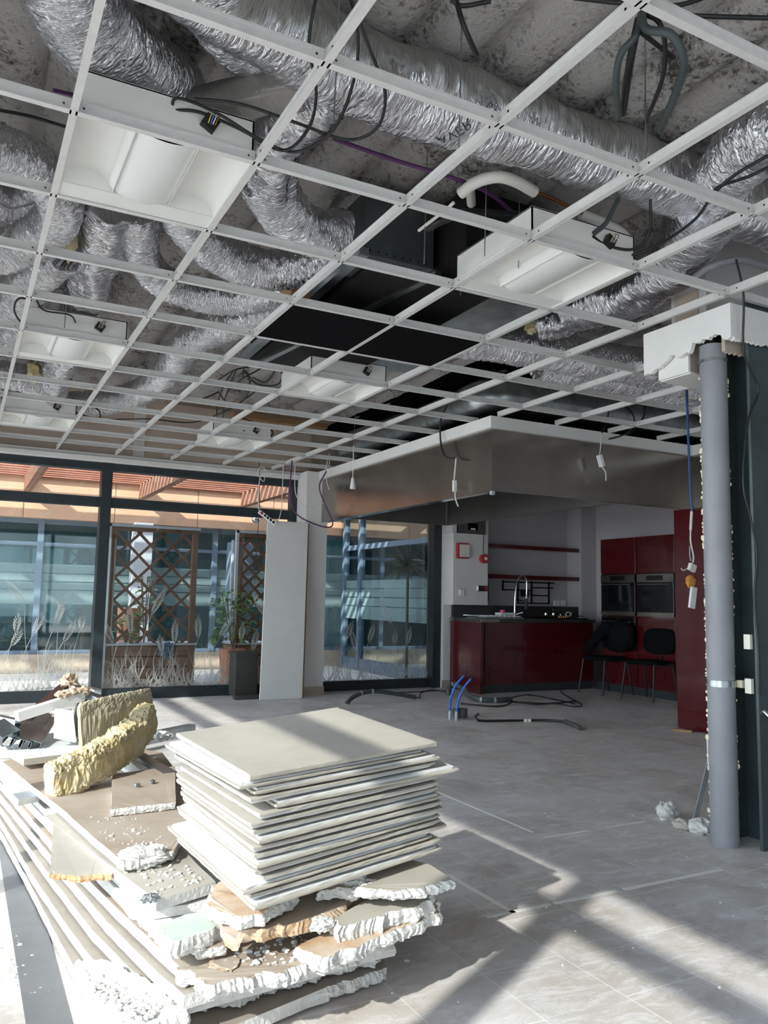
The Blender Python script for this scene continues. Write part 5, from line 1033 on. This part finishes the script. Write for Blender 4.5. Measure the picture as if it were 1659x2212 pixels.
o = mb.build('ceiling_tile', 'paper'); tag(o, 'topmost ceiling tile of the square stack, beige back upward, crossed by a shadow band', 'ceiling tile', 'square stack of ceiling tiles')

# ---- yellow mineral wool
def wool(name, label, pts, w, h, seed, mats=('wool', 'wool'), parent=None, nseg=60, amp=0.018):
    P = resample(cat_rom(pts, 10), 0.006); mb = MB(); vs = []; L = len(P); K = 56
    for i, p in enumerate(P):
        d = (P[min(i+1, L-1)]-P[max(i-1, 0)]).normalized(); s = d.cross(Vector((0, 0, 1))).normalized(); u = s.cross(d)
        e = min(1.0, 0.86+4*min(i, L-1-i)/L)
        for k in range(K):
            a = 2*math.pi*k/K; c_, s_ = math.cos(a), math.sin(a); x = w*math.copysign(abs(c_)**0.45, c_)*e; y = h*math.copysign(abs(s_)**0.45, s_)*e
            q = p+s*x+u*y; f = noise.noise(q*13+Vector((seed, 0, 0)))*amp*0.9+noise.noise(q*40+Vector((0, seed, 0)))*amp*0.6+noise.noise(q*110)*amp*0.5+noise.noise(q*230)*amp*0.35
            q += (s*c_+u*s_)*f; vs.append(q)
    mb.add(vs, [(i*K+k, i*K+(k+1) % K, (i+1)*K+(k+1) % K, (i+1)*K+k) for i in range(L-1) for k in range(K)]+[tuple(range(K))[::-1], tuple((L-1)*K+k for k in range(K))])
    o = mb.build(name, mats[0], parent, smooth=False)
    if label: tag(o, label, 'mineral wool')
    return o
wool('mineral_wool', 'rough yellow mineral wool strip slanting across the pile', [(0.362,3.460,0.400), (0.478,3.508,0.420), (0.610,3.620,0.460), (0.758,3.861,0.500), (0.855,4.064,0.540)], 0.05, 0.075, 2)
o = wool('mineral_wool', 'flat olive faced wool slab leaning behind the rough strip', [(0.524,3.888,0.520), (0.668,3.949,0.540), (0.872,4.074,0.560)], 0.018, 0.125, 5, ('woolface', 'woolface'), amp=0.008)
o = MB().blob((0.588,4.502,0.470), 0.05, 0.05, 0.06, 0.45, 3, 26, 18, 3.5).build('mineral_wool', 'wool', smooth=False); tag(o, 'small curled yellow wool tuft left of the olive slab', 'mineral wool')

# ---- heap of metal studs and strips behind the boards
def stud(label, a, b, w=0.05, d=0.035, mat='stud', up=(0, 0, 1), name='metal_stud', cat='metal stud', group=None):
    a, b = Vector(a), Vector(b); dd = (b-a).normalized(); u = Vector(up); x = dd.cross(u).normalized(); y = x.cross(dd); L = (b-a).length
    R3 = Matrix((x, dd, y)).transposed(); mb = MB(); c = (a+b)/2; th = 0.002
    mb.cb(c, w, L, th, R3); mb.cb(c+x*(w/2)-y*(d/2), th, L, d, R3); mb.cb(c-x*(w/2)-y*(d/2), th, L, d, R3)
    mb.cb(c+x*(w/2-0.005)-y*d, 0.01, L, th, R3); mb.cb(c-x*(w/2-0.005)-y*d, 0.01, L, th, R3)
    o = mb.build(name, mat); return tag(o, label, cat, group)
stud('bright galvanised stud sloping down right from the top of the scrap heap', (0.572,4.500,0.660), (0.773,4.300,0.558), 0.05, 0.03)
stud('short bent stud end at the crest of the scrap heap', (0.634,4.700,0.632), (0.702,4.600,0.621), 0.05, 0.03)
o = MB().bar((0.340,4.400,0.516), (0.554,4.600,0.662), 0.06, 0.025).build('brown_strip', 'brownstrip'); tag(o, 'dark brown trim strip rising to the crest of the scrap heap', 'strip'); MB().blob((0.548,4.580,0.657), 0.05, 0.03, 0.05, 0.5, 4, 16, 12, 3).build('splintered_end', 'tornpaper', o, smooth=False)
o = MB().bar((0.289,4.300,0.541), (0.596,4.400,0.616), 0.05, 0.045).build('white_trim', 'white'); tag(o, 'white trim strip with torn brown paper on its right end', 'strip'); mb = MB(); [mb.blob(Vector((0.496,4.360,0.631)).lerp(Vector((0.599,4.400,0.641)), q/3), 0.035, 0.03, 0.02, 0.5, 6+q, 12, 8, 3) for q in range(4)]; mb.build('torn_paper', 'tornpaper', o, smooth=False)
for k, (a, b, lb) in enumerate((((0.257,4.200,0.463), (0.391,4.700,0.500), 'leftmost'), ((0.297,4.200,0.454), (0.432,4.700,0.503), 'second'), ((0.333,4.200,0.441), (0.464,4.700,0.497), 'third'), ((0.374,4.200,0.434), (0.488,4.700,0.476), 'fourth'))):
    stud('grey stud in the parallel bundle left of the white board, %s' % lb, a, b, 0.05, 0.04, 'galv', (0.3, -0.5, 1), group='studs of the scrap heap')
stud('dark stud with a punched hole lying on the floor behind the stack', (1.044,5.951,0.120), (1.709,6.449,0.120), 0.07, 0.06, 'galv')
stud('bluish galvanised stud sloping under the back of the stack', (0.759,4.260,0.400), (0.854,3.558,0.380), 0.06, 0.04)
stud('short dark stud standing upright in the scrap heap', (0.619,4.450,0.604), (0.561,4.300,0.433), 0.06, 0.04, 'galv', (0, -1, 0.1))
stud('stubby bright stud at the left edge of the scrap heap', (0.198,4.300,0.519), (0.265,4.200,0.477), 0.09, 0.05, 'galv', (0, -0.6, 1))
stud('thin galvanised angle across the left of the scrap heap', (0.216,4.500,0.524), (0.305,4.400,0.511), 0.04, 0.03)
for k, (q, lb) in enumerate((([(0.461,4.300,0.572), (0.543,4.300,0.557), (0.553,4.200,0.427), (0.454,4.200,0.455)], 'upright white offcut in the middle of the scrap heap'), ([(0.663,4.600,0.598), (0.747,4.500,0.546), (0.727,4.400,0.454), (0.649,4.500,0.467)], 'white offcut leaning under the bright stud'), ([(0.682,4.000,0.430), (0.843,3.600,0.349), (0.802,3.500,0.335), (0.648,3.900,0.387)], 'white offcut sloping beside the bluish stud'))):
    P3 = [Vector(v) for v in q]; nr = (P3[1]-P3[0]).cross(P3[3]-P3[0]).normalized()*0.02; mb = MB(); mb.add(P3+[p+nr for p in P3], [(0, 1, 2, 3), (7, 6, 5, 4), (0, 4, 5, 1), (1, 5, 6, 2), (2, 6, 7, 3), (3, 7, 4, 0)])
    o = mb.build('plasterboard_piece', 'tileface'); tag(o, lb, 'plasterboard piece')
mb = MB(); a = Vector((0.540,4.305,0.400)); mb.bar(a, a+Vector((0.07, 0.0, 0.05)), 0.015, 0.004); mb.bar(a+Vector((0.07, 0, -0.01)), a+Vector((0.075, 0, 0.10)), 0.015, 0.006); o = mb.build('metal_bracket', 'stud'); tag(o, 'small bent bracket standing on the white faced slab', 'bracket')
# heap core that carries the studs
mb = MB(); c = Vector((0.663,6.061,0.120)); [mb.blob((c.x+dx, c.y+dy, 0.10), 0.22, 0.25, 0.17, 0.4, k+60, 22, 16, 3) for k, (dx, dy) in enumerate(((0, 0), (-0.25, 0.1), (0.2, 0.25), (-0.05, 0.4)))]
o = mb.build('rubble_core', 'gypsum', smooth=False); tag(o, 'mixed plaster rubble under the scrap metal heap', 'rubble', kind='stuff')
# crumbs
rnd = random.Random(12); mb = MB()
def crumbs(quad, z, n, s0=0.002, s1=0.008):
    A, Bq, Cq, Dq = [Vector(v) for v in quad]
    for _ in range(n):
        u, v = rnd.random(), rnd.random(); p = A.lerp(Bq, u).lerp(Dq.lerp(Cq, u), v); r = rnd.uniform(s0, s1)*(1.6 if rnd.random() < .1 else 1)
        mb.blob((p.x, p.y, z+r*0.3), r, r*rnd.uniform(.6, 1), r*0.5, 0.4, rnd.random()*50, 6, 4)
crumbs([(0.469,2.638,0.315), (0.546,2.320,0.315), (0.701,2.390,0.315), (0.674,2.736,0.315)], 0.315, 120)
crumbs([(0.420,3.132,0.350), (0.512,2.581,0.350), (0.646,2.620,0.350), (0.628,3.041,0.350)], 0.35, 70, 0.0015, 0.005)
crumbs([(0.629,2.114,0.205), (0.780,2.014,0.205), (1.021,2.084,0.205), (0.871,2.188,0.205)], 0.205, 120)
crumbs([(0.441,2.719,0.045), (0.375,3.120,0.045), (0.519,2.411,0.085), (0.597,2.201,0.085)], 0.088, 60)
crumbs([(0.45, 1.6, 0), (3.3, 1.6, 0), (3.3, 4.2, 0), (0.2, 4.2, 0)], 0.0, 160, 0.002, 0.006)
crumbs([(0.359,2.419,0.130), (0.379,2.222,0.120), (0.461,2.059,0.110), (0.551,2.117,0.130)], 0.122, 260, 0.003, 0.010)
crumbs([(0.246,3.133,0.000), (0.342,2.412,0.000), (0.240,2.429,0.000), (0.195,2.955,0.000)], 0.0, 30, 0.002, 0.006)
crumbs([(0.439,4.413,0.400), (0.648,4.332,0.400), (0.604,4.023,0.400), (0.331,4.073,0.400)], 0.40, 30, 0.0015, 0.005)
o = mb.build('plaster_crumbs', 'gypsum', smooth=False); tag(o, 'white plaster crumbs scattered over the boards and the tiled floor', 'crumbs', kind='stuff')

# ================================================================== OUTSIDE
struct(B(-16, 22, -17, -16.5, -0.2, 7).build('wall_garden', 'interior'))  # added wall behind the camera, unseen, darkens what the glass reflects
struct(B(-12, 18, 9.32, 26, -0.22, -0.02).build('floor_courtyard', 'concrete')); struct(B(-14, -1.0, -12, 9.32, -0.22, -0.02).build('floor_terrace', 'concrete')); struct(B(-1.0, 12, -12, -4.1, -0.22, -0.02).build('floor_rear', 'concrete'))
t = thing('courtyard_building', 'opposite wing with tan stone fascia and teal glazing across the courtyard', 'building', (3, 12.6, 0))
B(-8, 14, 12.58, 12.9, -0.02, 0.245).build('base_wall', 'kerb', t)
mb = MB(); x = -8.0
while x < 12: mb.box(x, x+1.25-0.012, 12.45, 12.75, 2.19, 3.05); x += 1.25
mb.box(-8, 12, 12.47, 12.75, 2.195, 3.045); mb.build('fascia', 'cladding', t)
B(-8, 14, 12.9, 20, 3.0, 3.2).build('roof', 'concrete', t)
B(-8, 14, 16.0, 16.1, 0, 3.0).build('inner_wall', 'interior', t); B(-8, 14, 12.8, 16.0, -0.02, 0.0).build('inner_floor', 'interior', t)
fr = MB(); fr.box(-8, 14, 12.62, 12.72, 0.245, 0.30); fr.box(-8, 14, 12.62, 12.72, 2.12, 2.19); fr.box(-8, 14, 12.62, 12.72, 1.80, 1.85)
for xx in (-3.4, -1.3, 0.10, 0.97, 2.45, 3.55, 4.9, 6.4, 8.0, 9.5): fr.box(xx, xx+0.08, 12.60, 12.72, 0.25, 2.19)
fr.build('window_frame', 'outframe', t)
B(-8, 14, 12.66, 12.67, 0.3, 2.12).build('pane', 'tealglass', t)
mb = MB(); 
for z0, z1 in ((0.96, 1.16), (1.175, 1.28), (1.295, 1.40), (1.415, 1.54)): mb.box(-8, 14, 12.650, 12.655, z0, z1)
mb.build('frosted_band', 'frost', t)
mb = MB(); [mb.box(-0.4, 0.80, 12.80, 12.82, 0.5+0.022*k, 0.516+0.022*k) for k in range(60)]; mb.build('venetian_blind', 'blind', t)
B(2.28, 2.55, 12.35, 12.6, 0, 2.2).build('pillar', 'pale', t)
# pergola
t = thing('pergola', 'red brown timber pergola spanning the courtyard', 'pergola', (3, 11, 2.6))
for xx in (-2.4, -0.8, 0.78, 2.38, 3.98, 5.58): bevel(B(xx-0.05, xx+0.05, 9.33, 12.45, 2.56, 2.78).build('beam', 'beamwood', t))
mb = MB(); y = 9.36
while y < 12.4: mb.box(-4, 8, y, y+0.10, 2.78, 2.82); y += 0.215
mb.build('slats', 'redwood', t)
# lattice planters
def trellis(x0, x1, y, label, zt=1.97, dense=7):
    t = thing('trellis_planter', label, 'planter', ((x0+x1)/2, y, -0.02)); 
    mb = MB(); mb.box(x0+0.02, x0+0.09, y-0.03, y+0.03, -0.02, zt); mb.box(x1-0.09, x1-0.02, y-0.03, y+0.03, -0.02, zt); mb.box(x0, x1, y-0.035, y+0.035, zt-0.06, zt); bevel(mb.build('frame', 'trelliswood', t))
    mb = MB(); mb.box(x0-0.012, x0+0.02, y-0.05, y+0.02, 0, zt+0.02); mb.box(x0-0.012, x1, y-0.05, y-0.02, zt-0.012, zt+0.02); mb.build('metal_edge', 'pale', t)
    mb = MB(); W = x1-x0-0.18; Ht = zt-0.06-0.50; p = W/3.4; xa, xb, za, zb = x0+0.09, x1-0.09, 0.50, zt-0.06
    for s in (1, -1):
        k = -12
        while k < 14:
            c = k*p; pts = []
            lo = max(xa, (xa+c) if s > 0 else xa); 
            # line: x = xa + c + s*(z-za)
            z0 = za; z1 = zb; f = lambda z: xa+c+s*(z-za)
            zs = [z for z in [za+(zb-za)*i/200 for i in range(201)] if xa <= f(z) <= xb]
            if len(zs) > 3: mb.bar((f(zs[0]), y+0.008*s, zs[0]), (f(zs[-1]), y+0.008*s, zs[-1]), 0.034, 0.012, (0, 1, 0))
            k += 1
    mb.build('lattice', 'trelliswood', t)
    mb = MB(); [mb.box(x0, x1, y-0.02, y+0.42, -0.02+0.13*k, 0.10+0.13*k) for k in range(4)]; bevel(mb.build('box', 'planterwood', t)); B(x0-0.01, x1+0.01, y-0.04, y+0.44, 0.50, 0.525).build('rim', 'pale', t)
    return t
trellis(1.60, 2.72, 10.3, 'wooden planter with diamond lattice screen beyond the window')
trellis(3.20, 4.0, 10.25, 'second lattice planter half hidden by the leaning panels')
def plant(name, label, c, h, spread, n, seed, size=0.07, cat='plant'):
    rnd = random.Random(seed); t = thing(name, label, cat, c); mb = MB(); st = MB()
    for k in range(n):
        a = rnd.uniform(0, 6.28); r = spread*math.sqrt(rnd.random()); z = h*(0.15+0.85*rnd.random()); p = Vector(c)+Vector((r*math.cos(a), r*math.sin(a), z))
        d = Vector((rnd.uniform(-1, 1), rnd.uniform(-1, 1), rnd.uniform(-0.6, 0.5))).normalized(); s = d.cross(Vector((0, 0, 1))).normalized(); L = size*rnd.uniform(0.6, 1.4)
        mb.add([p, p+d*L*0.5+s*L*0.32+Vector((0, 0, 0.01)), p+d*L, p+d*L*0.5-s*L*0.32+Vector((0, 0, 0.01))], [(0, 1, 2, 3)])
    for k in range(5):
        a = 6.28*k/5; st.tube([Vector(c), Vector(c)+Vector((spread*0.3*math.cos(a), spread*0.3*math.sin(a), h*0.5)), Vector(c)+Vector((spread*0.6*math.cos(a), spread*0.6*math.sin(a), h*0.95))], 0.006, 6)
    mb.build('foliage', 'leaf', t); st.build('stems', 'trelliswood', t); return t
plant('climbing_plant', 'green climber growing up the lattice', (2.12, 10.5, 0.52), 0.85, 0.13, 60, 2, 0.11)
plant('leafy_shrub', 'leafy green shrub in a terracotta pot beside the second lattice', (3.15, 10.1, 0.45), 0.75, 0.28, 260, 3, 0.09)
plant('leafy_shrub', 'small green shrub inside the wooden planter', (1.9, 10.5, 0.5), 0.35, 0.2, 90, 4, 0.09)
o = MB().cyl((3.15, 10.1, -0.02), (3.15, 10.1, 0.46), 0.12, 20, 0.17).build('plant_pot', 'terracotta'); tag(o, 'terracotta pot with the leafy shrub outside the window', 'pot')
o = MB().cyl((2.0, 10.9, -0.02), (2.0, 10.9, 0.95), 0.13, 20, 0.15).build('plant_pot', 'terracotta'); tag(o, 'tall terracotta pot standing behind the lattice', 'pot')
mb = MB(); mb.blob((2.35, 10.24, 0.44), 0.10, 0.03, 0.10, 0.3, 2, 20, 14); mb.box(2.22, 2.45, 10.2, 10.25, 0.5, 0.53); o = mb.build('hanging_cloth', 'outframe', smooth=False); tag(o, 'pale blue cloth hanging over the planter rim', 'cloth')
t = thing('outdoor_column', 'tall dark column standing behind the second lattice outside', 'column', (3.6, 11.2, 0)); B(3.42, 3.72, 11.1, 11.4, -0.02, 1.9).build('shaft', 'outframe', t); B(3.40, 3.43, 11.08, 11.12, -0.02, 1.92).build('edge_profile', 'pale', t)
# perpendicular wing seen through the right-hand window
t = thing('kitchen_wing_front', 'glazed front of our own wing running away beyond the right window', 'glazed front', (5.78, 11, 0))
mb = MB(); mb.box(5.74, 5.82, 9.33, 12.4, -0.02, 0.17); mb.box(5.74, 5.82, 9.33, 12.4, 1.92, 2.0); mb.box(5.74, 5.82, 9.33, 12.4, 2.45, 2.58)
for yy in (9.34, 11.7, 12.3): mb.box(5.73, 5.83, yy, yy+0.09, 0, 2.58)
mb.build('window_frame', 'outframe', t); B(5.775, 5.785, 9.4, 12.4, 0.17, 2.45).build('pane', 'mirrorglass', t)
mb = MB()
for z0, z1 in ((0.80, 1.00), (1.015, 1.14), (1.155, 1.28), (1.295, 1.42)): mb.box(5.765, 5.77, 9.45, 12.3, z0, z1)
mb.build('frosted_band', 'frost', t)
B(7.8, 7.9, 9.33, 12.4, 0, 2.6).build('inner_wall', 'interior', t); B(5.8, 8.4, 9.33, 12.5, 2.6, 3.2).build('roof', 'cladding', t)
t = thing('palm', 'dark spiky yucca standing outside the right window', 'plant', (4.9, 10.4, 0))
mb = MB(); c = Vector((5.60, 9.9, 1.62)); rnd = random.Random(6)
for k in range(60):
    a = rnd.uniform(0, 6.28); e = rnd.uniform(-0.6, 1.1); d = Vector((math.cos(a)*math.cos(e), math.sin(a)*math.cos(e), math.sin(e))); s = d.cross(Vector((0, 0, 1))).normalized()*0.012; L = rnd.uniform(0.25, 0.42)
    mb.add([c-s, c+s, c+d*L*0.6+s*1.3, c+d*L-Vector((0, 0, 0.06)), c+d*L*0.6-s*1.3], [(0, 1, 2, 3, 4)])
mb.build('fronds', 'darkleaf', t); MB().tube([(5.6, 9.9, -0.02), (5.6, 9.9, 0.9), (5.6, 9.9, 1.62)], 0.02, 10).build('trunk', 'darkleaf', t)
o = MB().blob((4.147,12.300,2.363), 0.07, 0.07, 0.07, 0.0, 0, 24, 16).build('globe_lamp', 'chrome', smooth=True); tag(o, 'small silver globe lamp before the tan fascia outside', 'lamp')
for o in bpy.data.objects:
    if '_o' in o: del o['_o']
